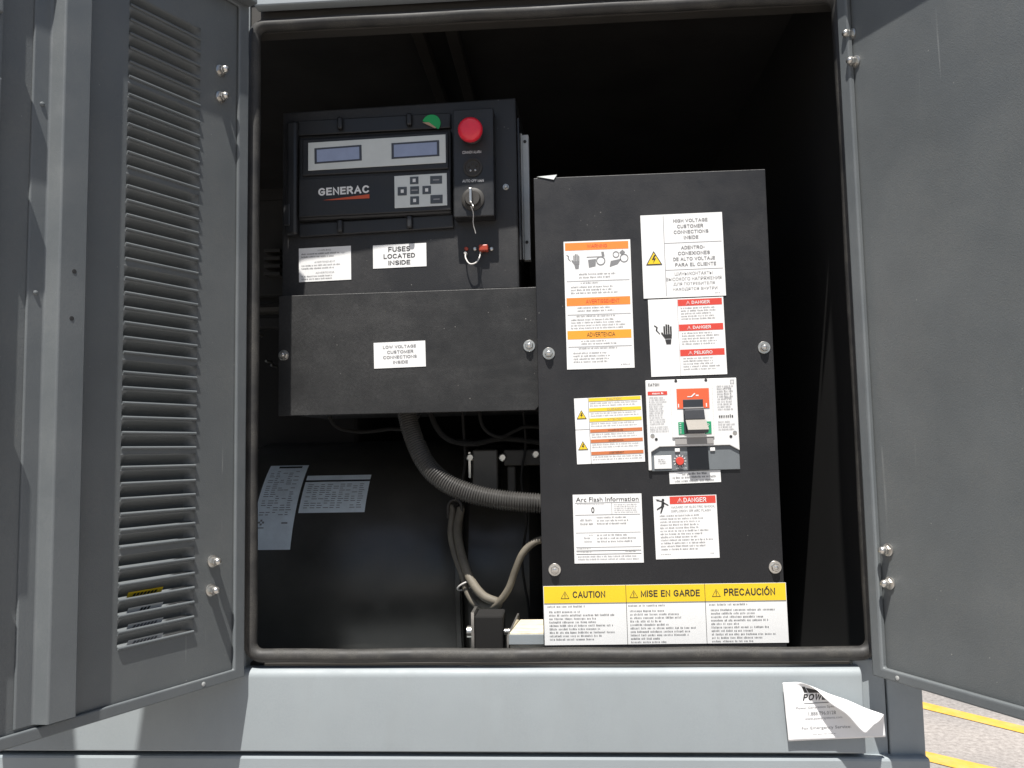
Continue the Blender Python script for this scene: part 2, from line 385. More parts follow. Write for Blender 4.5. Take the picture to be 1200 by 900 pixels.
class Sticker:
    """a flat printed rectangle on a frame; x and y run 0..1 from its top left corner"""
    def __init__(s, fr, corners, n=0.0, th=0.0007, stock='paper'):
        q = [Vector(fr.uv(px, py, n)) for px, py in corners]      # TL TR BR BL
        s.c = sum(q, Vector((0, 0))) / 4
        s.w = ((q[1] - q[0]).length + (q[2] - q[3]).length) / 2; s.h = ((q[3] - q[0]).length + (q[2] - q[1]).length) / 2
        a = [math.atan2((q[1] - q[0]).y, (q[1] - q[0]).x), math.atan2((q[2] - q[3]).y, (q[2] - q[3]).x)]
        d1 = q[0] - q[3]; d2 = q[1] - q[2]
        a += [-math.atan2(d1.x, d1.y), -math.atan2(d2.x, d2.y)]
        s.a = sum(a) / 4; s.n = n; s.th = th; s.stock = stock
        s.top = n + th + 0.0002; s.pr = MB()
        s.ca, s.sa = math.cos(s.a), math.sin(s.a)
    def P(s, x, y):
        X = (x - 0.5) * s.w; Y = (0.5 - y) * s.h
        return (s.c.x + X * s.ca - Y * s.sa, s.c.y + X * s.sa + Y * s.ca)
    def rect(s, x0, y0, x1, y1, m, lift=0):
        s.pr.flat([s.P(x0, y0), s.P(x1, y0), s.P(x1, y1), s.P(x0, y1)], s.top + lift * 0.0002, m); return s
    def poly(s, pts, m, lift=1):
        s.pr.flat([s.P(*p) for p in pts], s.top + lift * 0.0002, m); return s
    def text(s, txt, x0, y0, x1, y1, m='ink', lift=1, offset=0.0, shear=0.0):
        if all(ch in STROKES for ch in txt):
            vs, fs, lay = stroke_text(txt, min(0.27, 0.13 + offset * 5.0), shear=shear)
        else:
            vs, fs = glyphs(txt, 0.0, shear); lay = [0] * len(vs)
        if not vs: return s
        ax, bx = min(v[0] for v in vs), max(v[0] for v in vs); ay, by = min(v[1] for v in vs), max(v[1] for v in vs)
        pts = []
        for (x, y), ly in zip(vs, lay):
            px, py = s.P(x0 + (x - ax) / (bx - ax) * (x1 - x0), y1 - (y - ay) / (by - ay) * (y1 - y0)); pts.append((px, py, s.top + lift * 0.0002 + ly * 0.00003))
        s.pr.add(pts, fs, m); return s
    def rows(s, x0, y0, x1, y1, n, m='inkgrey', fill=0.36, lift=1, ragged=0.35, center=False):
        h = (y1 - y0) / n
        for i in range(n):
            ln = (x1 - x0) * (1 - ragged * random.random()); xs = x0 + ((x1 - x0 - ln) / 2 if center else 0); xe = xs + ln; x = xs
            yy = y0 + i * h; hh = h * max(fill, 0.46); lw_ = max(hh * s.h / s.w * 0.62, 0.0055)
            while x < xe - lw_:
                for _ in range(random.randint(2, 9)):
                    if x > xe - lw_: break
                    q = random.random(); tp = 0.0 if q < 0.3 else 0.26; bt = 1.12 if q > 0.9 else 1.0
                    s.rect(x, yy + hh * tp, x + lw_ * random.uniform(0.45, 0.78), yy + hh * bt, m, lift); x += lw_
                x += lw_ * 0.9
        return s
    def frame(s, x0, y0, x1, y1, m='ink', t=0.012, lift=1):
        tx = t; ty = t * s.w / s.h
        s.rect(x0, y0, x1, y0 + ty, m, lift); s.rect(x0, y1 - ty, x1, y1, m, lift)
        s.rect(x0, y0 + ty, x0 + tx, y1 - ty, m, lift); s.rect(x1 - tx, y0 + ty, x1, y1 - ty, m, lift); return s
    def warn(s, x, y, wd, kind='bolt', fill='yellow', edge='ink'):
        h = wd * 0.88 * s.w / s.h
        def tri(k, m, lift):
            cx, cy = x, y + h * 0.12
            s.poly([(x + (0 - 0) * k, cy - h * 0.62 * k), (x + wd * 0.5 * k, cy + h * 0.38 * k), (x - wd * 0.5 * k, cy + h * 0.38 * k)], m, lift)
        tri(1.0, edge, 1); tri(0.8, fill, 2)
        if kind == 'bolt':
            b = [(0.02, -0.30), (-0.14, 0.06), (0.0, 0.05), (-0.06, 0.30), (0.13, -0.06), (0.01, -0.05), (0.12, -0.28)]
            s.poly([(x + p[0] * wd, y + 0.08 * h + p[1] * h) for p in b], edge, 3)
        else:
            s.rect(x - 0.045 * wd, y - 0.22 * h, x + 0.045 * wd, y + 0.18 * h, edge, 3); s.rect(x - 0.045 * wd, y + 0.25 * h, x + 0.045 * wd, y + 0.34 * h, edge, 3)
        return s
    def hand(s, x, y, wd, m='ink'):
        r = s.w / s.h
        def R(a, b, c, d): s.rect(x + a * wd, y + b * wd * r, x + c * wd, y + d * wd * r, m, 1)
        for i, (a, t) in enumerate(((-0.05, -0.42), (0.07, -0.52), (0.19, -0.50), (0.31, -0.40))): R(a, t, a + 0.095, 0.02)
        s.poly([(x - 0.05 * wd, y + 0.04 * wd * r), (x + 0.405 * wd, y + 0.04 * wd * r), (x + 0.38 * wd, y + 0.28 * wd * r), (x + 0.02 * wd, y + 0.28 * wd * r), (x - 0.20 * wd, y - 0.04 * wd * r), (x - 0.13 * wd, y - 0.10 * wd * r)], m, 2)
        s.poly([(x + 0.02 * wd, y + 0.34 * wd * r), (x + 0.36 * wd, y + 0.34 * wd * r), (x + 0.33 * wd, y + 0.60 * wd * r), (x + 0.08 * wd, y + 0.60 * wd * r)], m, 1)
        pts = [(-0.55, -0.5), (-0.36, -0.38), (-0.40, -0.2), (-0.24, 0.0), (-0.28, 0.02), (-0.48, -0.2), (-0.44, -0.36), (-0.57, -0.45)]
        s.poly([(x + a * wd, y + b * wd * r) for a, b in pts], m, 1)
        return s
    def ring(s, x, y, rad, t=0.25, m='ink', seg=14):
        r = s.w / s.h
        for i in range(seg):
            a, b = 2 * math.pi * i / seg, 2 * math.pi * (i + 1) / seg
            s.poly([(x + rad * math.cos(a), y + rad * r * math.sin(a)), (x + rad * math.cos(b), y + rad * r * math.sin(b)),
                    (x + rad * (1 - t) * math.cos(b), y + rad * (1 - t) * r * math.sin(b)), (x + rad * (1 - t) * math.cos(a), y + rad * (1 - t) * r * math.sin(a))], m, 1)
        return s
    def done(s, name, parent, label=None, sub=True):
        b = MB(); b.prism([s.P(0, 0), s.P(1, 0), s.P(1, 1), s.P(0, 1)], s.n + 0.0001, s.n + s.th, s.stock)
        o = b.build(name, parent, label=label)
        if s.pr.v: s.pr.build('print', o if sub else parent, kind='stuff')
        return o

def bolt(parent, fr, px, py, n=0.0, r=0.0065, washer=0.0095, m='steel', name='bolt', uv=None):
    u, v = uv or fr.uv(px, py, n + 0.004)
    b = MB(); b.lathe(u, v, [(washer, n), (washer, n + 0.0012), (washer * 0.96, n + 0.0016)], m, 24)
    b.lathe(u, v, [(r, n + 0.0016), (r, n + 0.0055), (r * 0.85, n + 0.0072)], m, 6, random.random())
    b.lathe(u, v, [(r * 0.5, n + 0.0072), (r * 0.5, n + 0.0085), (r * 0.3, n + 0.0092)], m, 12)
    return b.build(name, parent, smooth=30)

# ================================================================== GROUND
g = MB(); S = 400.0
g.add([(-S, 0, -S), (S, 0, -S), (S, 0, S), (-S, 0, S)], [(0, 1, 2, 3)], 'ground')
go = g.build('ground'); go['kind'] = 'structure'
def stripe(p0, p1, wd):
    a, b = at_z(*p0, 0.0), at_z(*p1, 0.0); d = (b - a); d.z = 0; d.normalize(); pn = Vector((-d.y, d.x, 0)) * wd / 2
    a2 = a - d * 2.2; b2 = b + d * 3.0
    q = MB()
    k = 24; P = []; Fc = []
    for i in range(k + 1):
        c = a2.lerp(b2, i / k); j = random.uniform(0.95, 1.05)
        for sg in (1, -1): e = c + pn * sg * j; P.append((e.x, 0.004, -e.y))
    for i in range(k): Fc.append((2 * i, 2 * i + 1, 2 * i + 3, 2 * i + 2))
    q.add(P, Fc, 'roadyellow')
    o = q.build('painted_line', go); return o
stripe((1081, 827), (1200, 856), 0.12)
stripe((1086, 887), (1140, 900), 0.13)

# ================================================================== ENCLOSURE
XL, XR = -0.474, 0.424           # opening
ZB, ZT = 1.203, 2.148
X0, X1 = -1.95, at_y(1083, 830, 0.0).x            # enclosure ends
SEAM = at_y(1040, 830, 0.0).x
ZRAIL = at_y(292, 7, -0.02).z
ZSEAL = at_y(310, 31, 0.0).z
ZH = 2.215                       # underside of the header
FLOOR = 0.98
enc = thing('generator_enclosure', 'grey sheet metal generator enclosure standing with its two service doors wide open', 'enclosure', Frame((0.0, 0.0, 0.0)))
# walls (n = -y)
YB = 1.15
def wall(name, *boxes, bevel=0.002, **kw):
    b = MB()
    for bx in boxes: b.box(*bx)
    return b.build(name, enc, bevel=bevel, **kw)
wall('header', (X0, X1, ZH, 2.33, -0.04, 0.0, 'outer'))
wall('seal_flange', (X0 + 0.09, SEAM - 0.001, ZSEAL - 0.008, ZH - 0.0005, -0.03, -0.006, 'rib'))
wall('drip_rail', (XL + 0.014, XR - 0.016, ZRAIL, ZH + 0.03, 0.0003, 0.02, 'outer'))
wall('mullion', (-0.838, XL, ZB - 0.012, ZH - 0.001, -0.04, 0.0, 'outer'))
wall('end_post', (X0, -1.87, ZB - 0.012, ZH - 0.001, -0.04, 0.0, 'outer'))
wall('corner_post', (SEAM + 0.0016, X1, 1.069, ZH - 0.001, -0.04, -0.002, 'outer'))
wall('door_jamb', (XR, SEAM, ZB, ZH - 0.001, -0.04, -0.004, 'outer'))
wall('lower_jamb', (XR - 0.03, SEAM, 1.069, ZB - 0.0005, -0.0195, -0.004, 'outer'))
wall('side_wall', (X1 - 0.03, X1 - 0.001, 1.069, 2.33, -YB, -0.041, 'outer'))
wall('side_wall', (X0 + 0.001, X0 + 0.03, 1.069, 2.33, -YB, -0.041, 'outer'))
wall('back_wall', (X0 + 0.031, X1 - 0.031, 1.0, 2.33, -YB, -YB + 0.03, 'dark'))
wall('ceiling_lining', (X0 + 0.031, X1 - 0.031, 2.285, 2.325, -YB + 0.031, -0.041, 'dark'))
wall('floor_pan', (X0 + 0.031, X1 - 0.031, 0.95, FLOOR, -YB + 0.031, -0.045, 'dark'))
wall('side_lining', (X1 - 0.055, X1 - 0.0305, FLOOR + 0.001, 2.284, -YB + 0.031, -0.05, 'lining'))
wall('sill_channel', (X0 + 0.031, X1 - 0.056, 1.07, ZB - 0.006, -0.044, -0.02, 'rib'))
b = MB(); b.prism([(X0 - 0.02, 2.331), (X1 + 0.02, 2.331), (X1 + 0.02, 2.36), (X0 - 0.02, 2.36)], -YB - 0.02, 0.02, 'outer')
b.build('roof', enc, bevel=0.006)
# skirt panel below the sill, with a rolled top edge, and the base below the seam
sk_r = at_y(1012, 820, -0.014).x
b = MB()
zsk = at_y(600, 883.5, -0.0135).z
prof = [(zsk, 0.0)] + [(zsk + 0.002, 0.0135), (1.183, 0.0135)] + [(1.183 + 0.012 * math.sin(a * math.pi / 12), 0.0015 + 0.012 * math.cos(a * math.pi / 12)) for a in range(1, 7)] + [(1.195, -0.01)]
k = len(prof)
for sx in (1,):
    pts = [(X0, v, n) for v, n in prof] + [(sk_r, v, n) for v, n in prof]
    b.add(pts, [(i, i + 1, k + i + 1, k + i) for i in range(k - 1)] + [tuple(range(k)), tuple(range(k, 2 * k))[::-1], (0, k, 2 * k - 1, k - 1)], 'outer')
b.build('skirt_panel', enc, bevel=0.0015, smooth=40)
zs = zsk - 0.0045
wall('base_tank', (X0, X1, 0.10, zs, -YB, 0.012, 'base'), bevel=0.004)
wall('base_foot', (X0 + 0.1, X0 + 0.25, 0.0, 0.0995, -YB + 0.05, -0.03, 'rib'))
wall('base_foot', (X1 - 0.25, X1 - 0.1, 0.0, 0.0995, -YB + 0.05, -0.03, 'rib'))
# rubber seal round the opening
cx0, cx1, cz0, cz1, cr = XL + 0.008, XR - 0.004, 1.2115, ZSEAL, 0.020
path = []
for (ox, oz, a0) in ((cx1 - cr, cz1 - cr, 0), (cx0 + cr, cz1 - cr, 90), (cx0 + cr, cz0 + cr, 180), (cx1 - cr, cz0 + cr, 270)):
    for i in range(9):
        a = math.radians(a0 + 90 * i / 8); path.append((ox + cr * math.cos(a), oz + cr * math.sin(a), 0.002))
full = []
for i in range(len(path)):
    p, q = Vector(path[i]), Vector(path[(i + 1) % len(path)]); d = (q - p).length; ns = max(1, int(d / 0.03))
    for j in range(ns):
        e = p.lerp(q, j / ns); w_ = 0.0006 * math.sin(e.x * 31 + e.y * 17); full.append((e.x + w_, e.y + w_, e.z))
b = MB(); b.tube(full, 0.0098, 'rubber', 14, closed=True); b.build('door_seal', enc, smooth=60)
# ribs under the roof lining
for xx in (-0.262, -0.20):
    wall('roof_rib', (xx, xx + 0.022, 2.262, 2.2845, -YB + 0.032, -0.05, 'rib'))

# ------------------------------------------------------------------ doors
A = math.radians(27.0); SA, CA = math.sin(A), math.cos(A)
FL = Frame((-0.470, -0.022, 0), (SA, CA, 0))                # left leaf: u runs to the hinge (u = -t)
FR = Frame((0.417, -0.022, 0), (SA, -CA, 0))                # right leaf: u runs from the hinge
LB, LT = 1.188, 2.192
WL, WR = 0.62, 0.32
RW, RB, RH = 0.019, 0.014, 0.010
def sub_frame(o, fr): o.matrix_local = fr.M; return o
left = bpy.data.objects.new('door', None); COL.objects.link(left); left.parent = enc; left.matrix_local = FL.M
left['label'] = 'louvered grey service door swung open on the left hinges'
right = bpy.data.objects.new('door', None); COL.objects.link(right); right.parent = enc; right.matrix_local = FR.M
right['label'] = 'plain grey service door swung open on the right hinges'

def rim(b, t0, t1, sg, RH=0.010):
    """a folded edge all the way round: one closed picture frame"""
    o = [(t0, LB), (t1, LB), (t1, LT), (t0, LT)]; i = [(t0 + RW, LB + RB), (t1 - RW, LB + RB), (t1 - RW, LT - RB), (t0 + RW, LT - RB)]
    P = [(sg * u, v, n) for n in (0.0, RH) for lp in (o, i) for u, v in lp]
    Fc = []
    for k in range(4):
        m = (k + 1) % 4
        Fc += [(k, m, 8 + m, 8 + k), (4 + k, 12 + k, 12 + m, 4 + m), (8 + k, 8 + m, 12 + m, 12 + k), (k, 4 + k, 4 + m, m)]
    b.add(P, Fc, 'leaf_rim')
# right leaf
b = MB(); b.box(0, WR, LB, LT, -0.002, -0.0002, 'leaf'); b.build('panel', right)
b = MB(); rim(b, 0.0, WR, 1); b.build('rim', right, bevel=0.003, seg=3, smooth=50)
b = MB(); b.box(0.001, WR - 0.001, LT - 0.008, LT - 0.0005, 0.0102, 0.0265, 'leaf_rim'); b.build('top_flange', right, bevel=0.0015)
# left leaf sheet: strips round the louver column
tl0 = -FL.uv(231, 400)[0]; tl1 = -FL.uv(144, 400)[0]
Lpx = [5, 22, 38.5, 55, 71.5, 89, 110, 127.5, 144.5, 161, 177.5, 194.5, 217, 234, 251, 268, 285, 302.5, 325, 342.5, 360, 377.5, 395, 412.5,
       436, 454, 472, 489, 507, 525, 548, 567, 585, 603, 622, 642, 667, 686, 704.5, 723, 742, 761]
def xl(y): return 152 - 16.0 * y / 761
Lz = [FL.uv(xl(y), y)[1] for y in Lpx]
b = MB()
def strip(t0, t1, v0, v1): b.box(-t0, -t1, v0, v1, -0.002, -0.0002, 'leaf')
strip(0, tl0, LB, LT); strip(tl1, WL, LB, LT)
strip(tl0, tl1, LB, Lz[-1])
P0 = 0.0172
prev = LT
for z in Lz:
    top = z + P0
    if prev - top > 0.0006: strip(tl0, tl1, top, prev)
    prev = z
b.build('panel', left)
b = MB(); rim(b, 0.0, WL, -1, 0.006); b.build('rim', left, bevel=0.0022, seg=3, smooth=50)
b = MB(); b.box(-0.001, -WL + 0.001, LT - 0.008, LT - 0.0005, 0.0062, 0.0245, 'leaf_rim'); b.build('top_flange', left, bevel=0.0015)
# one louver, pressed outwards, open at its lower lip (v from P0 down to 0)
lw = tl1 - tl0
lv = MB(); nu, nv = 14, 8; pts = []; fc = []
for i in range(nu + 1):
    x = i / nu; e = min(x, 1 - x) * lw; dep = 0.016 * math.sin(min(1, e / 0.011) * math.pi / 2) ** 0.8 + 0.0003
    for j in range(nv + 1):
        y = j / nv
        n = -dep * math.sin(y * math.pi / 2) ** 1.15; v = P0 * (1 - y * 0.93)
        pts.append((-tl0 - x * lw, v, n - 0.0003))
for i in range(nu):
    for j in range(nv):
        a = i * (nv + 1) + j; fc.append((a, a + 1, a + nv + 2, a + nv + 1))
lv.add(pts, fc, 'leaf')
# rolled lower edge that catches the light
lv.tube([(-tl0 - 0.001, 0.0, 0.0006), (-tl1 + 0.001, 0.0, 0.0006)], 0.0017, 'leaf_rim', 8)
lo0 = lv.build('louver', left, smooth=50)
sol = lo0.modifiers.new('thickness', 'SOLIDIFY'); sol.thickness = 0.0008; sol.offset = 0
lo0.location = (0, 0, Lz[0])
for z in Lz[1:]:
    c = lo0.copy(); COL.objects.link(c); c.parent = left; c.location = (0, 0, z)
# hat channel stiffener
def tL(px, py, n=0.0): return -FL.uv(px, py, n)[0]
hn = 0.019
c_in = tL(99, 450, hn); c_out = tL(66, 450, hn); c_base = tL(49, 450, 0.002); c_fl = tL(28, 450, 0.002)
b = MB()
b.extrude_v([(-(c_in - 0.001), 0.0005), (-c_in, hn), (-c_out, hn), (-c_base, 0.0022), (-c_fl, 0.0022), (-c_fl, 0.0002)], LB + RB + 0.004, LT - RB - 0.004, 'leaf_rim')
o = b.build('stiffener_channel', left, bevel=0.003, seg=3, smooth=50)
for (px, py) in ((87, 318), (84, 373)):
    u, v = FL.uv(px, py, hn); b = MB(); b.lathe(u, v, [(0.0028, hn - 0.002), (0.0028, hn + 0.0003), (0.002, hn + 0.0005)], 'ink', 12); b.build('rivet_hole', left)
for (px, py) in ((50, 122), (42, 343)):
    u, v = FL.uv(px, py, 0.003); b = MB(); b.lathe(u, v, [(0.003, 0.002), (0.003, 0.003), (0.0015, 0.0042)], 'leaf_rim', 12); b.build('rivet', left, smooth=40)
# unseen guessed latch gear, sized to cast shadow bands along the left leaf
def lat(name, t0, t1, y0, y1, n0, n1, m='leaf_rim'):
    b = MB(); b.box(-t0, -t1, y0, y1, n0, n1, m); b.build(name, left, bevel=0.002)
tb = tL(0, 450)
lat('unseen_latch_guide', tb + 0.014, tb + 0.02, LB + RB + 0.01, LT - RB - 0.01, 0.0003, 0.011)
lat('unseen_latch_rod', tb + 0.055, tb + 0.067, LB + 0.05, LT - 0.05, 0.004, 0.014, 'alu')
for z0, z1, nn in ((2.000, 2.043, 0.025), (1.875, 1.925, 0.026), (1.50, 1.62, 0.022), (1.40, 1.44, 0.018)):
    lat('unseen_latch_plate', tb + 0.021, tb + 0.054, z0, z1, 0.0003, nn)
# hinge studs with dome nuts
def stud(parent, fr, px, py):
    u, v = fr.uv(px, py, 0.011)
    b = MB(); b.lathe(u, v, [(0.0085, 0.0), (0.0085, 0.0018), (0.008, 0.002)], 'steel', 20)
    b.lathe(u, v, [(0.0062, 0.002), (0.0062, 0.009), (0.0056, 0.0095)], 'steel', 6, 0.3)
    b.lathe(u, v, [(0.0055, 0.0095), (0.0053, 0.012), (0.0042, 0.0145), (0.002, 0.016)], 'steel', 16)
    b.build('hinge_bolt', parent, smooth=35)
for p in ((264, 81), (264, 112), (255, 658), (253, 692)): stud(left, FL, *p)
for p in ((991, 39), (996, 71), (1034, 645), (1036, 684)): stud(right, FR, *p)
for (par, fr, px, py) in ((left, FL, 241, 786), (right, FR, 1051, 783)):
    u, v = fr.uv(px, py, RH); b = MB(); rh = 0.006 if par is left else RH; b.lathe(u, LB + RB / 2, [(0.003, rh - 0.002), (0.003, rh + 0.0006), (0.0018, rh + 0.0014)], 'alu', 12); b.build('rivet', par, smooth=40)
# remains of a sticker across the lowest louvers
for i, (ya, colr) in enumerate(((704.5, 'yellow'), (723, 'paper'), (742, 'paper'), (761, 'paper'))):
    z = FL.uv(155, ya)[1]; u0 = FL.uv(156, ya)[0]; u1 = FL.uv(197, ya)[0]
    b = MB(); b.add([(u0, z + 0.0020, -0.0146), (u1, z + 0.0020, -0.0146), (u1, z + 0.0098, -0.0098), (u0, z + 0.0098, -0.0098)], [(0, 1, 2, 3)], colr)
    for j in range(7):
        if colr == 'paper' and i == 1 and j not in (2, 3, 4): continue
        a = u0 + (u1 - u0) * (0.15 + 0.1 * j); e = a + (u1 - u0) * 0.07
        b.add([(a, z + 0.0034, -0.0132), (e, z + 0.0034, -0.0132), (e + 0.0012, z + 0.0074, -0.0108), (a + 0.0012, z + 0.0074, -0.0108)], [(0, 1, 2, 3)], 'ink' if i < 2 else 'inkgrey')
    b.build('sticker_strip', left)
# added door leaf out of view, hinged and turned to shade the skirt
FN = Frame((-0.832, -0.022, 0), (0.1, -1, 0))
shade_leaf = bpy.data.objects.new('door', None); COL.objects.link(shade_leaf); shade_leaf.parent = enc; shade_leaf.matrix_local = FN.M
shade_leaf['label'] = 'added unseen door leaf at the neighbouring bay, shading the skirt'
b = MB(); b.box(0, 0.60, LB, LT, -0.002, -0.0002, 'leaf'); b.build('panel', shade_leaf)
b = MB(); rim(b, 0.0, 0.60, 1); b.build('rim', shade_leaf, bevel=0.003)

# ================================================================== HIGH VOLTAGE BOX
YH = 0.072
FH = Frame((at_y(773, 470, YH).x, YH, FLOOR))
tl, tr_, br, bl = FH.uv(625, 207), FH.uv(897, 200), FH.uv(921, 735), FH.uv(637, 735)
hu0, hu1 = (tl[0] + bl[0]) / 2, (tr_[0] + br[0]) / 2; hv1 = (tl[1] + tr_[1]) / 2
hv = thing('breaker_cabinet', 'tall black metal breaker cabinet covered in warning labels inside the enclosure', 'cabinet', FH)
b = MB(); b.box(hu0 + 0.002, hu1 - 0.002, 0.0, hv1 - 0.002, -0.30, -0.0025, 'hvblack'); b.build('cabinet_body', hv, bevel=0.003)
b = MB(); b.box(hu0, hu1, 0.012, hv1, -0.002, 0.0, 'hvblack'); b.build('front_cover', hv, bevel=0.0008)
for p in ((643, 414), (896, 407), (650, 668), (909, 665)): bolt(hv, FH, *p)
# silver patch standing in for the sunlit edge at the top left corner
u, v = FH.uv(640, 208); b = MB(); b.add([(u - 0.017, hv1 + 0.001, -0.008), (u + 0.016, hv1 + 0.0005, -0.012), (u + 0.017, hv1 + 0.004, 0.001), (u + 0.012, hv1 - 0.004, 0.0016), (u - 0.014, hv1 + 0.002, 0.001)], [(0, 1, 2, 3, 4)], 'silver'); b.build('lit_edge_patch', hv)

s = Sticker(FH, ((661, 283.5), (738.5, 280.5), (743.5, 430.5), (664, 433.5)))
for y0, y1, t, c, tm in ((0.012, 0.072, 'WARNING', 'orange', 'redprint'), (0.445, 0.508, 'AVERTISSEMENT', 'orange', 'redprint'), (0.702, 0.768, 'ADVERTENCIA', 'amber', 'ink')):
    s.rect(0.02, y0, 0.97, y1, c, 0)
    cx = {'WARNING': 0.5, 'AVERTISSEMENT': 0.56, 'ADVERTENCIA': 0.52}[t]; hw = {'WARNING': 0.15, 'AVERTISSEMENT': 0.25, 'ADVERTENCIA': 0.21}[t]
    s.text(t, cx - hw, y0 + 0.015, cx + hw, y1 - 0.015, tm)
s.hand(0.15, 0.155, 0.20, 'inkgrey').ring(0.55, 0.16, 0.07, 0.22, 'inkgrey').ring(0.90, 0.145, 0.065, 0.2, 'inkgrey').ring(0.78, 0.115, 0.05, 0.25, 'inkgrey')
s.poly([(0.36, 0.15), (0.48, 0.145), (0.47, 0.20), (0.37, 0.21)], 'inkgrey').poly([(0.68, 0.21), (0.70, 0.165), (0.86, 0.15), (0.80, 0.19)], 'inkgrey').rect(0.34, 0.125, 0.55, 0.132, 'inkgrey')
s.poly([(0.56, 0.09), (0.60, 0.09), (0.61, 0.125), (0.57, 0.125)], 'inkgrey').poly([(0.83, 0.10), (0.88, 0.08), (0.92, 0.10), (0.87, 0.12)], 'inkgrey')
s.rows(0.22, 0.255, 0.80, 0.305, 2).rows(0.24, 0.325, 0.66, 0.345, 1).rows(0.09, 0.355, 0.95, 0.425, 3)
s.rows(0.18, 0.518, 0.85, 0.565, 2).rows(0.16, 0.585, 0.82, 0.605, 1).rows(0.08, 0.612, 0.93, 0.698, 4)
s.rows(0.22, 0.778, 0.80, 0.82, 2).rows(0.18, 0.835, 0.8, 0.855, 1).rows(0.1, 0.87, 0.85, 0.96, 4).rows(0.8, 0.965, 0.96, 0.985, 1, 'inklight')
for y in (0.312, 0.575, 0.825): s.rect(0.03, y, 0.97, y + 0.004, 'inklight', 1)
s.done('warning_label', hv, 'tall white label with three orange header bars')

s = Sticker(FH, ((750, 252.5), (845.5, 249), (851, 346.5), (754.5, 350)), th=0.0012)
s.rect(0.275, 0.02, 0.283, 0.98, 'inklight', 0)
s.rect(0.283, 0.345, 0.98, 0.352, 'inklight', 0); s.rect(0.283, 0.668, 0.98, 0.675, 'inklight', 0)
s.warn(0.145, 0.52, 0.20, 'bolt')
T = [('HIGH VOLTAGE', 0.40, 0.82), ('CUSTOMER', 0.445, 0.765), ('CONNECTIONS', 0.40, 0.825), ('INSIDE', 0.52, 0.70)]
for i, (t, a, c) in enumerate(T): s.text(t, a, 0.06 + i * 0.068, c, 0.106 + i * 0.068, 'inkgrey', offset=0.014)
T = [('ADENTRO-', 0.48, 0.77), ('CONEXIONES', 0.44, 0.83), ('DE ALTO VOLTAJE', 0.38, 0.89), ('PARA EL CLIENTE', 0.40, 0.90)]
for i, (t, a, c) in enumerate(T): s.text(t, a, 0.385 + i * 0.068, c, 0.431 + i * 0.068, 'inkgrey', offset=0.014)
T = [('ШИНЫ/КОНТАКТЫ', 0.39, 0.85), ('ВЫСОКОГО НАПРЯЖЕНИЯ', 0.285, 0.955), ('ДЛЯ ПОТРЕБИТЕЛЯ', 0.37, 0.87), ('НАХОДЯТСЯ ВНУТРИ', 0.36, 0.90)]
for i, (t, a, c) in enumerate(T): s.text(t, a, 0.70 + i * 0.062, c, 0.739 + i * 0.062, 'inkgrey', offset=0.016)
s.rows(0.87, 0.955, 0.96, 0.975, 1, 'inklight')
s.done('warning_label', hv, 'white square label reading HIGH VOLTAGE CUSTOMER CONNECTIONS INSIDE with lightning triangle')

s = Sticker(FH, ((759.5, 351.5), (847, 347.5), (852.5, 438.5), (763, 441.5)))
s.rect(0.385, 0.0, 0.39, 1.0, 'inklight', 0); s.hand(0.20, 0.45, 0.24)
for y0, t in ((0.015, 'DANGER'), (0.34, 'DANGER'), (0.665, 'PELIGRO')):
    s.rect(0.395, y0, 0.98, y0 + 0.085, 'redprint', 0); s.text(t, 0.58, y0 + 0.02, 0.82, y0 + 0.066, 'white', offset=0.012); s.warn(0.53, y0 + 0.045, 0.055, 'mark', 'redprint', 'white')
    s.rows(0.43, y0 + 0.105, 0.93, y0 + 0.28, 5, ragged=0.25)
s.done('warning_label', hv, 'white label with black shocked hand and three red danger bars')

s = Sticker(FH, ((673, 467.5), (752, 463), (755.5, 540.5), (676, 544.5)))
s.rect(0.205, 0.0, 0.213, 1.0, 'inkgrey', 0); s.rect(0.0, 0.475, 0.205, 0.482, 'inkgrey', 0)
s.warn(0.10, 0.25, 0.15, 'bolt'); s.warn(0.10, 0.72, 0.15, 'bolt')
for y0, c, t, mc in ((0.0, 'yellow', 'CAUTION', 'inkgrey'), (0.155, 'yellow', 'CUIDADO', 'inkgrey'), (0.31, 'yellow', 'ATTENTION', 'inkgrey'), (0.475, 'brown', 'WARNING', 'ink'), (0.63, 'brown', 'ADVERTENCIA', 'ink'), (0.815, 'brown', 'AVERTISSEMENT', 'ink')):
    s.rect(0.217, y0 + 0.006, 0.985, y0 + 0.056, c, 0); s.rect(0.217, y0 + 0.056, 0.985, y0 + 0.063, 'inkgrey', 0); s.text(t, 0.48, y0 + 0.015, 0.70, y0 + 0.047, mc)
    s.rows(0.235, y0 + 0.075, 0.97, y0 + 0.15, 2 if y0 != 0.475 else 2, 'inklight', ragged=0.12)
s.done('warning_label', hv, 'white label with alternating yellow and brown caution bars and two lightning triangles')

s = Sticker(FH, ((784, 553), (844, 551), (845, 565), (785, 567)))
s.rows(0.25, 0.12, 0.75, 0.36, 1, ragged=0.0, fill=0.7).rows(0.06, 0.40, 0.94, 0.62, 1, ragged=0.0, fill=0.7).rows(0.10, 0.70, 0.90, 0.92, 1, ragged=0.0, fill=0.7)
s.done('small_label', hv, 'small white text label below the circuit breaker')

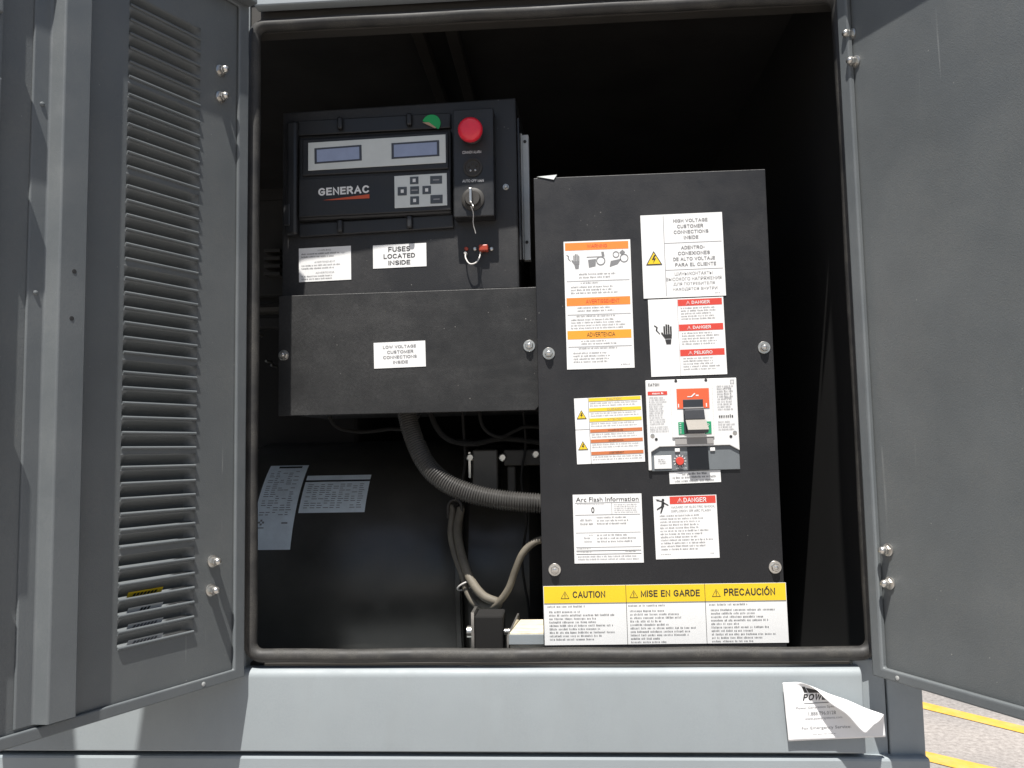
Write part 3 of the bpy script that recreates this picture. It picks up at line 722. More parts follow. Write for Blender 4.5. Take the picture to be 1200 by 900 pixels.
s = Sticker(FH, ((671.5, 580), (752, 578), (754, 658.5), (673, 661)))
s.text('Arc Flash Information', 0.045, 0.04, 0.955, 0.105, 'ink', offset=0.006)
s.rect(0.03, 0.12, 0.97, 0.128, 'inkgrey', 0); s.rect(0.03, 0.295, 0.97, 0.303, 'inkgrey', 0); s.rect(0.56, 0.128, 0.567, 0.295, 'inkgrey', 0)
s.text('0', 0.265, 0.185, 0.31, 0.27, 'ink', offset=0.012); s.rows(0.06, 0.135, 0.5, 0.155, 1, 'inklight').rows(0.60, 0.145, 0.95, 0.285, 5, 'inklight', ragged=0.1)
s.rows(0.10, 0.36, 0.29, 0.47, 2).rows(0.34, 0.325, 0.88, 0.46, 3, ragged=0.2); s.rect(0.03, 0.555, 0.97, 0.561, 'inkgrey', 0)
s.rows(0.22, 0.585, 0.29, 0.61, 1, 'ink').rows(0.15, 0.62, 0.29, 0.72, 2, 'inklight').rows(0.34, 0.58, 0.95, 0.72, 3)
s.rect(0.03, 0.765, 0.97, 0.772, 'inkgrey', 0).rows(0.04, 0.78, 0.30, 0.80, 1, 'ink').rect(0.03, 0.815, 0.97, 0.823, 'ink', 0).rows(0.04, 0.83, 0.28, 0.85, 1, 'ink').rows(0.74, 0.83, 0.95, 0.85, 1, 'ink')
s.rect(0.03, 0.865, 0.97, 0.872, 'ink', 0).rows(0.05, 0.89, 0.95, 0.97, 2, 'inklight', ragged=0.1)
s.done('information_label', hv, 'white ruled label titled Arc Flash Information')

s = Sticker(FH, ((765.5, 582), (839.5, 579.5), (843, 653), (768.5, 656)))
s.rect(0.26, 0.01, 0.985, 0.13, 'redprint', 0); s.text('DANGER', 0.48, 0.03, 0.84, 0.112, 'white', offset=0.012); s.warn(0.42, 0.07, 0.085, 'mark', 'redprint', 'white')
s.ring(0.155, 0.06, 0.022, 0.98).poly([(0.13, 0.09), (0.17, 0.085), (0.17, 0.17), (0.12, 0.17)], 'ink').poly([(0.13, 0.17), (0.16, 0.17), (0.12, 0.27), (0.10, 0.27)], 'ink').poly([(0.13, 0.15), (0.13, 0.18), (0.05, 0.22), (0.05, 0.2)], 'ink')
s.poly([(0.16, 0.09), (0.24, 0.14), (0.235, 0.155), (0.15, 0.11)], 'ink').poly([(0.14, 0.09), (0.05, 0.07), (0.05, 0.055), (0.15, 0.075)], 'ink').poly([(0.02, 0.04), (0.12, 0.05), (0.07, 0.055), (0.12, 0.075)], 'inkgrey')
s.text('HAZARD OF ELECTRIC SHOCK,', 0.28, 0.16, 0.97, 0.20, 'inkgrey').text('EXPLOSION OR ARC FLASH', 0.28, 0.22, 0.90, 0.26, 'inkgrey')
s.rows(0.09, 0.30, 0.95, 0.88, 12, ragged=0.35).rows(0.08, 0.915, 0.25, 0.94, 1).rows(0.86, 0.915, 0.95, 0.94, 1)
s.done('warning_label', hv, 'white label with falling figure and red DANGER bar')

s = Sticker(FH, ((636.5, 686), (920.5, 683.5), (924.5, 753), (638.5, 756)))
yb = 0.30
s.rect(0.002, 0.005, 0.998, yb, 'yellow', 0)
for x in (0.343, 0.668): s.rect(x, 0.0, x + 0.002, 1.0, 'ink', 1)
s.rect(0.002, yb - 0.008, 0.998, yb + 0.004, 'inkgrey', 1)
for x, t, a, c in ((0.09, 'CAUTION', 0.122, 0.258), (0.376, 'MISE EN GARDE', 0.405, 0.648), (0.715, 'PRECAUCIÓN', 0.747, 0.955)):
    s.warn(x, 0.155, 0.036, 'mark', 'yellow', 'ink'); s.text(t, a, 0.085 if 'Ó' not in t else 0.045, c, 0.215, 'ink', offset=0.018)
for x0, x1, n in ((0.016, 0.30, 9), (0.352, 0.655, 10), (0.684, 0.975, 10)):
    s.rows(x0, 0.335, x0 + 0.16, 0.385, 1, ragged=0.0, fill=0.5)
    h = 0.058
    for i in range(n): s.rows(x0 + 0.006, 0.425 + i * h, x1, 0.425 + (i + 1) * h, 1, ragged=0.6, fill=0.33)
s.done('warning_label', hv, 'wide label with yellow header reading CAUTION, MISE EN GARDE and PRECAUCIÓN')

# ------------------------------------------------------------------ circuit breaker showing through the cabinet cover
FBk = Frame((at_y(811, 550, YH).x, YH - 0.001, at_y(811, 550, YH).z))
bk = thing('circuit_breaker', 'white faced circuit breaker with black toggle in the cabinet front', 'circuit breaker', FBk)
class BK(Sticker): pass
s = Sticker(FBk, ((756, 446.5), (862.5, 442.5), (867, 550), (760, 552.5)), n=0.0, th=0.010, stock='brkwhite')
def bb(x0, y0, x1, y1, n0, n1, m, name, bevel=0.0008, parent=bk):
    q = MB(); q.prism([s.P(x0, y0), s.P(x1, y0), s.P(x1, y1), s.P(x0, y1)], n0, n1, m); return q.build(name, parent, bevel=bevel)
N1 = 0.0045
# face with a lower step cut: white upper body
q = MB(); q.prism([s.P(*p) for p in ((0.0, 0.0), (1, 0.0), (1, 0.795), (0.895, 0.735), (0.13, 0.735), (0.035, 0.79), (0.035, 0.99), (0.0, 0.99))], 0.0, N1, 'brkwhite'); q.build('face_plate', bk, bevel=0.001)
q = MB(); q.prism([s.P(*p) for p in ((0.037, 0.79), (0.132, 0.738), (0.893, 0.738), (1.0, 0.80), (1.0, 1.0), (0.037, 1.0))], 0.0, N1 - 0.003, 'brkgrey'); q.build('lower_cover', bk, bevel=0.001)
bb(0.43, 0.745, 0.66, 0.995, N1 - 0.0028, N1 - 0.0012, 'brkdark', 'rating_plug')
bb(0.065, 0.83, 0.255, 0.975, N1 - 0.0028, N1 - 0.0018, 'paper', 'rating_label')
for x in (0.295, 0.68): bb(x, 0.755, x + 0.055, 0.795, N1 - 0.0028, N1 - 0.001, 'paper', 'tab')
u, v = s.P(0.345, 0.895); q = MB(); q.lathe(u, v, [(0.0062, N1 - 0.003), (0.0062, N1), (0.0055, N1 + 0.001)], 'redprint', 18)
q.build('dial', bk, smooth=40)
q = MB()
for a in range(12):
    an = a * math.pi / 6; c, d = math.cos(an), math.sin(an); r0, r1, hw = 0.0072, 0.0098, 0.0006
    q.flat([(u + r0 * c - hw * d, v + r0 * d + hw * c), (u + r0 * c + hw * d, v + r0 * d - hw * c), (u + r1 * c + hw * d, v + r1 * d - hw * c), (u + r1 * c - hw * d, v + r1 * d + hw * c)], N1 - 0.0026, 'white')
q.build('dial_marks', bk)
# toggle zone
bb(0.27, 0.075, 0.73, 0.64, N1 + 0.0002, N1 + 0.0022, 'brkwhite', 'toggle_surround')
bb(0.335, 0.105, 0.69, 0.325, N1 + 0.0023, N1 + 0.0030, 'brkred', 'indicator_plate')
bb(0.34, 0.47, 0.425, 0.605, N1 + 0.0023, N1 + 0.0030, 'greenprint', 'indicator_plate')
bb(0.625, 0.47, 0.70, 0.605, N1 + 0.0023, N1 + 0.0030, 'greenprint', 'indicator_plate')
bb(0.40, 0.225, 0.62, 0.60, N1 + 0.0023, N1 + 0.0040, 'brkdark', 'toggle_slot')
bb(0.40, 0.312, 0.625, 0.328, N1 + 0.004, N1 + 0.0046, 'shutter', 'toggle_slot_bar')
p = [s.P(0.405, 0.335), s.P(0.62, 0.335), s.P(0.63, 0.45), s.P(0.415, 0.45)]
q = MB(); q.prism(p, N1 + 0.004, N1 + 0.010, 'handle'); q.build('toggle_base', bk, bevel=0.0015)
q = MB()
a0, a1, a2, a3 = s.P(0.415, 0.45), s.P(0.635, 0.45), s.P(0.645, 0.56), s.P(0.42, 0.56)
pts = [(*a0, N1 + 0.010), (*a1, N1 + 0.010), (*a2, N1 + 0.026), (*a3, N1 + 0.026), (*a0, N1 + 0.002), (*a1, N1 + 0.002), (*s.P(0.64, 0.60), N1 + 0.024), (*s.P(0.425, 0.60), N1 + 0.024)]
q.add(pts, [(0, 1, 2, 3)], 'handletop'); q.add(pts, [(3, 2, 6, 7), (4, 5, 1, 0), (0, 3, 7, 4), (1, 5, 6, 2), (7, 6, 5, 4)], 'handle'); q.build('toggle_handle', bk, bevel=0.001)
bb(0.30, 0.64, 0.72, 0.715, N1 + 0.0002, N1 + 0.0012, 'shutter', 'shutter_plate')
for (x, y, r, m) in ((0.055, 0.61, 0.0032, 'steel'), (0.955, 0.60, 0.0032, 'steel'), (0.095, 0.65, 0.0022, 'ink'), (0.91, 0.64, 0.0022, 'ink'), (0.335, 0.015, 0.0022, 'ink'), (0.665, 0.015, 0.0022, 'ink')):
    u, v = s.P(x, y); q = MB(); q.lathe(u, v, [(r, N1), (r, N1 + 0.0005), (r * 0.7, N1 + 0.0007)], m, 14); q.build('screw' if m == 'steel' else 'screw_hole', bk)
s.top = N1 + 0.0004
s.text('EATON', 0.03, 0.034, 0.15, 0.066, 'ink', offset=0.012)
s.rect(0.02, 0.125, 0.235, 0.165, 'redprint', 0).rows(0.07, 0.136, 0.2, 0.158, 1, 'white', ragged=0, fill=0.9)
s.rows(0.03, 0.185, 0.24, 0.50, 13, 'inklight', ragged=0.4).rows(0.03, 0.51, 0.25, 0.58, 3, 'inklight', ragged=0.1)
s.rows(0.78, 0.08, 0.97, 0.36, 10, 'inklight', ragged=0.2).rows(0.79, 0.40, 0.95, 0.435, 1, 'ink', ragged=0, fill=0.9).rows(0.78, 0.47, 0.97, 0.58, 4, 'inklight')
s.frame(0.86, 0.10, 0.93, 0.22, 'inklight', 0.006); s.frame(0.93, 0.02, 0.97, 0.06, 'inklight', 0.006)
s.pr.build('print', bk, kind='stuff')
s.pr = MB(); s.top = N1 + 0.0033
s.poly([(0.45, 0.19), (0.49, 0.19), (0.53, 0.155), (0.54, 0.165), (0.50, 0.20), (0.45, 0.20)], 'white').rect(0.545, 0.175, 0.575, 0.19, 'white')
for x in (0.345, 0.65): s.rect(x, 0.27, x + 0.012, 0.31, 'white')
for y in (0.485, 0.505, 0.525, 0.545, 0.565, 0.585): s.rect(0.352, y, 0.372, y + 0.006, 'white')
s.ring(0.665, 0.505, 0.012, 0.35, 'white')
s.pr.build('print', bk, kind='stuff')
s.pr = MB(); s.top = N1 - 0.0015
s.rows(0.11, 0.865, 0.21, 0.93, 3, 'inkgrey'); s.rows(0.36, 0.80, 0.5, 0.815, 1, 'inklight'); s.rows(0.30, 0.965, 0.42, 0.985, 1, 'white', ragged=0)
s.pr.build('print', bk, kind='stuff')

# ================================================================== LOW VOLTAGE JUNCTION BOX
YV = 0.098
FV = Frame((at_y(478, 485, YV).x, YV, at_y(478, 484, YV).z), (1, -0.017, 0))
a, c, d, e = FV.uv(327, 348), FV.uv(628, 335), FV.uv(632, 478), FV.uv(325.5, 490)
vu0, vu1 = (a[0] + e[0]) / 2, (c[0] + d[0]) / 2; vv1, vv0 = (a[1] + c[1]) / 2, (d[1] + e[1]) / 2
lvb = thing('junction_box', 'wide dusty black junction box with a LOW VOLTAGE label under the control panel', 'junction box', FV)
b = MB(); b.prism([(vu0, vv0), (vu1 - 0.006, vv0), (vu1, vv0 + 0.006), (vu1, vv1), (vu0, vv1)], -0.002, 0.0, 'cover'); b.build('front_cover', lvb, bevel=0.0009)
b = MB(); b.box(vu0 + 0.003, vu1 - 0.003, vv0 + 0.004, vv1 - 0.004, -0.24, -0.0025, 'black'); b.build('box_body', lvb, bevel=0.002)
b = MB(); b.box(vu0, vu1, vv1 - 0.0025, vv1 + 0.0005, -0.030, -0.0022, 'cover'); b.build('top_flange', lvb)
bolt(lvb, FV, 620, 405); bolt(lvb, FV, 331.5, 416, r=0.006, washer=0.0085)
s = Sticker(FV, ((438, 402), (498.5, 399), (499, 429), (438.5, 432.5)))
for i, (t, a, c) in enumerate((('LOW VOLTAGE', 0.18, 0.82), ('CUSTOMER', 0.26, 0.77), ('CONNECTIONS', 0.18, 0.83), ('INSIDE', 0.37, 0.66))):
    s.text(t, a, 0.12 + i * 0.20, c, 0.25 + i * 0.20, 'inkgrey', offset=0.012)
s.done('label_plate', lvb, 'small white label reading LOW VOLTAGE CUSTOMER CONNECTIONS INSIDE')

# ================================================================== CONTROL PANEL
YC = 0.118
FC = Frame((at_y(468, 338, YC).x, YC, at_y(468, 338, YC).z), (1, -0.045, 0))
a, c, d, e = FC.uv(331, 131.5), FC.uv(605, 114), FC.uv(608, 331), FC.uv(330, 345.5)
cu0, cu1 = (a[0] + e[0]) / 2, (c[0] + d[0]) / 2; cv1 = (a[1] + c[1]) / 2; cv0 = FC.loc((0, 0, FV.o.z + vv1 + 0.001))[1]
cp = thing('control_panel', 'black generator control panel with two small screens and a red stop button', 'control panel', FC)
b = MB(); b.box(cu0, cu1, cv0, cv1, -0.21, 0.0, 'black'); b.build('panel_box', cp, bevel=0.003)
def R(px0, py0, px1, py1, n=0.0):
    a, b_ = FC.uv(px0, py0, n), FC.uv(px1, py1, n); return a[0], b_[0], b_[1], a[1]
def cbox(name, q, n0, n1, m, parent=cp, bevel=0.0015):
    # q = 4 corner pixels TL TR BR BL on the plane n1
    s = Sticker(FC, q, n=n1); k = MB(); k.prism([s.P(0, 0), s.P(1, 0), s.P(1, 1), s.P(0, 1)], n0, n1, m); return k.build(name, parent, bevel=bevel)
# left hinge bar
u0, v0 = FC.uv(342, 276, 0.012); u1, v1 = FC.uv(342, 142, 0.012)
b = MB(); b.box(u0 - 0.010, u0 + 0.010, v0, v1, 0.0003, 0.016, 'plastic'); b.build('hinge_bar', cp, bevel=0.006, seg=4, smooth=50)
b = MB(); b.box(u0 - 0.012, u0 - 0.0005, v0 + 0.015, v0 + 0.052, 0.0163, 0.020, 'plastic'); b.build('hinge_clip', cp, bevel=0.002)
# display housing
dh = cbox('display_housing', ((349, 161), (528.5, 152), (529.5, 250), (349.5, 259)), 0.0003, 0.014, 'plastic', bevel=0.004)
cbox('upper_frame', ((349.5, 141), (528, 132), (528, 150), (349.5, 159)), 0.0003, 0.006, 'plastic', bevel=0.002)
cbox('lower_frame', ((350, 261), (531, 252), (531.5, 268), (350.5, 277)), 0.0003, 0.007, 'plastic', bevel=0.002)
cbox('display_surround', ((354, 163.5), (525, 153.5), (525.5, 199), (354, 205)), 0.0142, 0.0185, 'plastic', dh, bevel=0.002)
cbox('logo_panel', ((350, 209), (528, 201), (528.5, 246), (350, 255)), 0.0142, 0.0175, 'plastic', dh, bevel=0.002)
bz = cbox('display_bezel', ((361, 167), (522, 157.5), (522.5, 190.5), (361, 200)), 0.0187, 0.0200, 'silver', dh, bevel=0.0006)
for q in (((368, 173), (423.5, 170.5), (424, 188.5), (369, 191.5)), ((458.5, 167.5), (514.5, 164.5), (515, 183), (459, 186))):
    cbox('screen_frame', q, 0.0201, 0.0206, 'lcdframe', dh, bevel=0)
    cxm = sum(p[0] for p in q) / 4; cym = sum(p[1] for p in q) / 4
    q2 = tuple((cxm + (x - cxm) * 0.90, cym + (y - cym) * 0.78) for x, y in q)
    cbox('screen', q2, 0.0207, 0.0209, 'lcd', dh, bevel=0)
# lettering and keypad
s = Sticker(FC, ((372, 218), (434, 214.5), (434.5, 233.5), (372, 237)), n=0.0175)
s.text('GENERAC', 0.02, 0.10, 0.98, 0.66, 'white', offset=0.035)
s.poly([(0.10, 0.90), (0.98, 0.70), (0.98, 0.95), (0.30, 0.93)], 'logo_red', 0)
s.pr.build('logo_lettering', dh)
kp = cbox('keypad', ((462, 206.5), (523.5, 202.5), (524, 240.5), (462.5, 244)), 0.0176, 0.0185, 'silver', cp, bevel=0.0004)
for x0, y0, x1, y1, g_ in ((380, 105, 530, 235, 1), (165, 285, 325, 435, 1), (385, 275, 540, 410, 2), (600, 265, 750, 410, 1), (385, 450, 540, 595, 1), (735, 90, 945, 230, 2), (740, 425, 955, 575, 2)):
    P_ = lambda X, Y: (455 + X / 15, 200 + Y / 15)
    q = (P_(x0, y0 + 4), P_(x1, y0 - 4), P_(x1, y1 - 4), P_(x0, y1 + 4))
    k = cbox('key', q, 0.0186, 0.0194, 'keygrey', kp, bevel=0.0003)
    xm, ym = (x0 + x1) / 2, (y0 + y1) / 2
    if g_ == 1: cbox('key_mark', (P_(xm - 26, ym - 28), P_(xm + 26, ym - 30), P_(xm + 26, ym + 28), P_(xm - 26, ym + 30)), 0.0195, 0.0198, 'white', kp, bevel=0)
    else: cbox('key_mark', (P_(xm - 55, ym - 8), P_(xm + 55, ym - 12), P_(xm + 55, ym + 8), P_(xm - 55, ym + 12)), 0.0195, 0.0198, 'inklight', kp, bevel=0)
# clips
for p in ((398.5, 145), (479.5, 140.5), (398.5, 265.5), (480, 260.5)):
    u, v = FC.uv(p[0], p[1], 0.010); b = MB(); b.box(u - 0.0048, u + 0.0048, v - 0.0105, v + 0.0105, 0.0062, 0.015, 'plastic'); b.build('clip', cp, bevel=0.003, seg=3, smooth=50)
# green half disc sticker
u, v = FC.uv(505.5, 145, 0.008)
b = MB(); b.flat([(u + 0.0155 * math.cos(t), v + 0.0155 * math.sin(t)) for t in [math.radians(-40 + 200 * i / 20) for i in range(21)]], 0.0085, 'green')
b.flat([(u - 0.0150, v + 0.0030), (u - 0.004, v + 0.0025), (u + 0.0085, v - 0.0075), (u + 0.006, v - 0.0085)], 0.0088, 'tan'); b.build('green_sticker', cp)
# switch housing
NS = 0.029
sh = cbox('switch_housing', ((530.5, 128.5), (577.5, 126), (579.5, 253), (531.5, 255)), 0.0003, NS, 'plastic', bevel=0.002)
u, v = FC.uv(551, 152, NS + 0.02)
b = MB(); b.lathe(u, v, [(0.0115, NS), (0.0115, NS + 0.011), (0.0125, NS + 0.0115), (0.0185, NS + 0.013), (0.0200, NS + 0.0175), (0.0195, NS + 0.0235), (0.0170, NS + 0.0265), (0.012, NS + 0.0278), (0.004, NS + 0.0284)], 'estop', 40)
b.build('stop_button', cp, smooth=50)
b = MB(); b.lathe(u, v, [(0.0165, NS + 0.0001), (0.0165, NS + 0.002), (0.015, NS + 0.003)], 'plastic', 32); b.build('button_collar', cp, smooth=40)
u, v = FC.uv(554, 196, NS + 0.002)
b = MB(); b.lathe(u, v, [(0.0155, NS), (0.0155, NS + 0.0025), (0.0125, NS + 0.003), (0.0115, NS + 0.0015)], 'rib', 28)
b.build('socket', cp, smooth=40)
for i in range(5):
    an = math.radians(20 + i * 72); b = MB(); b.lathe(u + 0.0065 * math.cos(an), v + 0.0065 * math.sin(an), [(0.0016, NS + 0.0014), (0.0016, NS + 0.0032), (0.001, NS + 0.0036)], 'steel' if i in (3, 4) else 'rib', 10); b.build('socket_pin', cp)
u, v = FC.uv(554, 233, NS + 0.003)
b = MB(); b.lathe(u, v, [(0.0185, NS), (0.0185, NS + 0.002), (0.017, NS + 0.003), (0.013, NS + 0.0035), (0.0125, NS + 0.008), (0.0115, NS + 0.009)], 'rib', 32); b.build('key_switch', cp, smooth=40)
b = MB(); b.box(u - 0.0035, u + 0.001, v - 0.011, v + 0.013, NS + 0.0091, NS + 0.021, 'steel'); b.build('key', cp, bevel=0.001)
b = MB(); b.tube(smooth_path([(u - 0.001, v - 0.009, NS + 0.021), (u + 0.001, v - 0.014, NS + 0.024), (u + 0.0035, v - 0.020, NS + 0.020), (u + 0.001, v - 0.012, NS + 0.015)], 5, True), 0.0008, 'steel', 6, closed=True)
b.tube(smooth_path([(u, v - 0.018, NS + 0.022), (u + 0.0025, v - 0.028, NS + 0.016), (u + 0.0015, v - 0.042, NS + 0.012), (u + 0.0045, v - 0.058, NS + 0.008)], 5), 0.0008, 'whitewire', 6); b.build('key_ring_cord', cp, smooth=60)
for t, px0, px1, py in (('COMMON ALARM', 542, 564, 179), ('AUTO OFF MAN', 542, 567, 212.5)):
    s = Sticker(FC, ((px0, py - 2.2), (px1, py - 3.2), (px1, py + 1.2), (px0, py + 2.2)), n=NS + 0.0001); s.text(t, 0, 0.1, 1, 0.9, 'white', offset=0.004); s.pr.build('switch_lettering', cp)
bolt(cp, FC, 592.5, 218.5, r=0.004, washer=0.005, name='screw')
# labels on the panel
s = Sticker(FC, ((350.5, 291), (411, 288.5), (412, 327.5), (350.5, 331)))
s.text('WARNING', 0.36, 0.06, 0.62, 0.115, 'inkgrey').rows(0.05, 0.16, 0.95, 0.33, 2).text('AVERTISSEMENT', 0.30, 0.40, 0.70, 0.455, 'inkgrey').rows(0.05, 0.50, 0.95, 0.67, 2).text('ADVERTENCIA', 0.32, 0.72, 0.68, 0.775, 'inkgrey').rows(0.05, 0.82, 0.95, 0.98, 2)
s.done('warning_label', cp, 'white label of small grey text in three languages')
s = Sticker(FC, ((437, 287.5), (499.5, 285), (500, 312), (437.5, 315)))
for i, (t, a, c) in enumerate((('FUSES', 0.29, 0.70), ('LOCATED', 0.20, 0.79), ('INSIDE', 0.29, 0.70))):
    s.text(t, a, 0.10 + i * 0.29, c, 0.31 + i * 0.29, 'ink', offset=0.012)
s.done('label_plate', cp, 'small white label reading FUSES LOCATED INSIDE')
# red fuse plug with wire loop
u, v = FC.uv(568, 291, 0.006)
b = MB(); b.box(u - 0.009, u + 0.006, v - 0.0055, v + 0.0055, 0.0003, 0.012, 'redfuse'); b.build('fuse_plug', cp, bevel=0.002)
for px in (546.5, 556.5, 576):
    uu, vv = FC.uv(px, 291.5, 0.002); b = MB(); b.lathe(uu, vv, [(0.0032, 0.0), (0.0032, 0.003), (0.002, 0.004)], 'steel' if px > 550 else 'redfuse', 12); b.build('screw', cp, smooth=40)
pp = [FC.uv(*p, 0.008) + (nn,) for p, nn in (((545, 296), 0.004), ((546, 303), 0.010), ((551, 310), 0.014), ((558, 309), 0.014), ((562, 302), 0.010), ((563, 294), 0.006))]
b = MB(); b.tube(smooth_path(pp, 6), 0.0012, 'whitewire', 8); b.build('wire_loop', cp, smooth=60)
b = MB(); b.lathe(pp[0][0], pp[0][1], [(0.0028, 0.0003), (0.0028, 0.006), (0.002, 0.007)], 'whitewire', 10); b.build('wire_end', cp, smooth=40)
# aluminium rail on the right flank
u0 = cu1 + 0.002
q0 = FC.uv(612, 158, -0.03); q1 = FC.uv(612, 305, -0.03)
b = MB(); b.box(cu1 + 0.0005, cu1 + 0.004, q1[1] - 0.005, q0[1] + 0.02, -0.05, -0.006, 'plastic'); b.box(cu1 + 0.005, cu1 + 0.017, q1[1], q0[1], -0.045, -0.03, 'alu'); b.box(cu1 + 0.0042, cu1 + 0.0068, q1[1], q0[1], -0.0299, -0.022, 'alu'); b.build('side_rail', cp, bevel=0.0008)
for vv in (q0[1] - 0.012, q1[1] + 0.03):
    b = MB(); b.lathe(cu1 + 0.011, vv, [(0.0028, -0.031), (0.0028, -0.0292), (0.002, -0.029)], 'ink', 10); b.build('rail_hole', cp)

# ================================================================== ALTERNATOR
AY, AZ, AR = 0.56, 1.248, 0.282
def hit_cyl(px, py, r=AR):
    d = ray(px, py); oy, oz = CAM.y - AY, CAM.z - AZ
    A_, B_, C_ = d.y ** 2 + d.z ** 2, 2 * (oy * d.y + oz * d.z), oy * oy + oz * oz - r * r
    q = CAM + d * ((-B_ - math.sqrt(max(0, B_ * B_ - 4 * A_ * C_))) / (2 * A_)); return q.x, math.atan2(q.z - AZ, AY - q.y)
FA = Frame((-0.36, AY, FLOOR))
al = thing('alternator', 'dark round alternator housing with two silver nameplates on the enclosure floor', 'alternator', FA)
def barrel(name, x0, x1, prof, m='alt', seg=72, parent=al):
    """prof: (x fraction offset, radius)"""
    b = MB(); p = []; f = []
    for x, r in prof:
        for i in range(seg):
            t = 2 * math.pi * i / seg; p.append((x - FA.o.x, AZ - FA.o.z + r * math.sin(t), r * math.cos(t)))
    k = len(prof)
    for j in range(k - 1):
        for i in range(seg): i2 = (i + 1) % seg; f.append((j * seg + i, j * seg + i2, (j + 1) * seg + i2, (j + 1) * seg + i))
    f.append(tuple(range(seg))); f.append(tuple(range((k - 1) * seg, k * seg))[::-1]); b.add(p, f, m)
    return b.build(name, parent, smooth=40)
barrel('housing', 0, 0, [(-0.66, AR - 0.03), (-0.64, AR - 0.004), (-0.63, AR), (-0.195, AR), (-0.19, AR - 0.003)])
barrel('end_bracket', 0, 0, [(-0.1895, AR - 0.02), (-0.18, AR - 0.012), (-0.07, AR - 0.018), (-0.03, AR - 0.06), (-0.02, 0.08)])
barrel('seam_band', 0, 0, [(-0.202, AR + 0.0003), (-0.201, AR + 0.003), (-0.193, AR + 0.003), (-0.192, AR + 0.0003)])
b = MB()
for x0 in (-0.53, -0.30): b.box(x0 + 0.36, x0 + 0.42, 0.0, 0.14, -0.09, 0.09, 'rib')
b.build('mounting_foot', al, bevel=0.004)
def plate(corners, name, prints):
    q = [hit_cyl(*c) for c in corners]
    x0 = (q[0][0] + q[3][0]) / 2; x1 = (q[1][0] + q[2][0]) / 2; t1 = (q[0][1] + q[1][1]) / 2; t0 = (q[2][1] + q[3][1]) / 2
    def patch(b, a0, b0, a1, b1, off, m):
        k = max(2, int((b1 - b0) * 14)); p = []
        for i in range(k + 1):
            t = t1 + (t0 - t1) * (b0 + (b1 - b0) * i / k)
            for a in (a0, a1): p.append((x0 + (x1 - x0) * a - FA.o.x, AZ - FA.o.z + (AR + off) * math.sin(t), (AR + off) * math.cos(t)))
        b.add(p, [(2 * i, 2 * i + 1, 2 * i + 3, 2 * i + 2) for i in range(k)], m)
    b = MB(); patch(b, 0, 0, 1, 1, 0.0012, 'paperdirty'); o = b.build(name, al, smooth=60)
    b2 = MB(); prints(lambda *a: patch(b2, *a)); b2.build('print', o)
def pr1(P):
    P(0.25, 0.02, 0.85, 0.05, 0.0017, 'ink')
    for i in range(22):
        y = 0.10 + i * 0.026
        for j in range(5):
            if random.random() < 0.75: a = 0.1 + j * 0.16; P(a, y, a + random.uniform(0.06, 0.14), y + 0.008, 0.0017, 'inkgrey')
    for a, c in ((0.12, 0.72), (0.17, 0.70), (0.17, 0.74), (0.22, 0.72)): P(a, c, a + 0.05, c + 0.02, 0.0017, 'inkgrey')
    P(0.12, 0.78, 0.28, 0.79, 0.0017, 'inkgrey'); P(0.7, 0.73, 0.85, 0.745, 0.0017, 'inkgrey')
def pr2(P):
    P(0.0, 0.15, 1.0, 0.20, 0.0017, 'ink')
    for i in range(12):
        y = 0.27 + i * 0.055
        for j in range(9):
            if random.random() < 0.8: a = 0.06 + j * 0.1; P(a, y, a + random.uniform(0.05, 0.085), y + 0.016, 0.0017, 'inkgrey')
plate(((313, 547), (358, 545.5), (345, 644), (297, 645)), 'nameplate', pr1)
plate(((359, 559), (434, 556), (429, 600), (351, 602)), 'nameplate', pr2)

# ================================================================== CONDUIT AND CABLES
FCo = Frame((at_y(560, 580, 0.16).x, 0.16, FLOOR))
def wp(px, py, y): return FCo.loc(at_y(px, py, y))
def tubepath(pts, n=10): return smooth_path([wp(*p) for p in pts], n)
pth = tubepath(((474, 470, 0.18), (482, 505, 0.17), (497, 540, 0.155), (517, 562, 0.145), (545, 576, 0.14), (582, 585, 0.138), (636, 590, 0.138), (660, 590, 0.145)), 60)
# resample evenly for the corrugation
L_ = [0.0]
for i in range(1, len(pth)): L_.append(L_[-1] + (pth[i] - pth[i - 1]).length)
step = 0.00105; res = []; i = 0; t = 0.0
while t < L_[-1]:
    while L_[i + 1] < t: i += 1
    f = (t - L_[i]) / max(1e-9, L_[i + 1] - L_[i]); res.append(pth[i].lerp(pth[i + 1], f)); t += step
b = MB(); b.tube(res, lambda i: 0.0140 + (0.0, 0.0022, 0.0024, 0.0002)[i % 4], 'conduit', 18)
o = b.build('corrugated_conduit', smooth=60); o.matrix_world = FCo.M
tag(o, 'grey corrugated flexible conduit curving into the black cabinet', 'conduit')
def cable(name, pts, r, m, label, cat='cable', group=None):
    b = MB(); b.tube(tubepath(pts, 10), r, m, 12); o = b.build(name, smooth=60); o.matrix_world = FCo.M; return tag(o, label, cat, group)
cable('cable', ((526, 592, 0.262), (530, 598, 0.258), (528, 625, 0.24), (533, 650, 0.22), (541, 672, 0.205), (547, 693, 0.195), (556, 707, 0.19), (567, 711, 0.19), (575, 705, 0.195), (571, 698, 0.20), (560, 690, 0.205)), 0.0054, 'cable',
      'dusty brown cable hanging in a tight bottom loop beside the alternator')
cable('cable', ((540, 596, 0.262), (536, 620, 0.24), (541, 650, 0.21), (551, 678, 0.185), (566, 698, 0.175), (583, 706, 0.175), (580, 711, 0.18), (570, 713, 0.185)), 0.0075, 'cable', 'thicker dusty cable sleeve bound to the hanging loop by a tie')
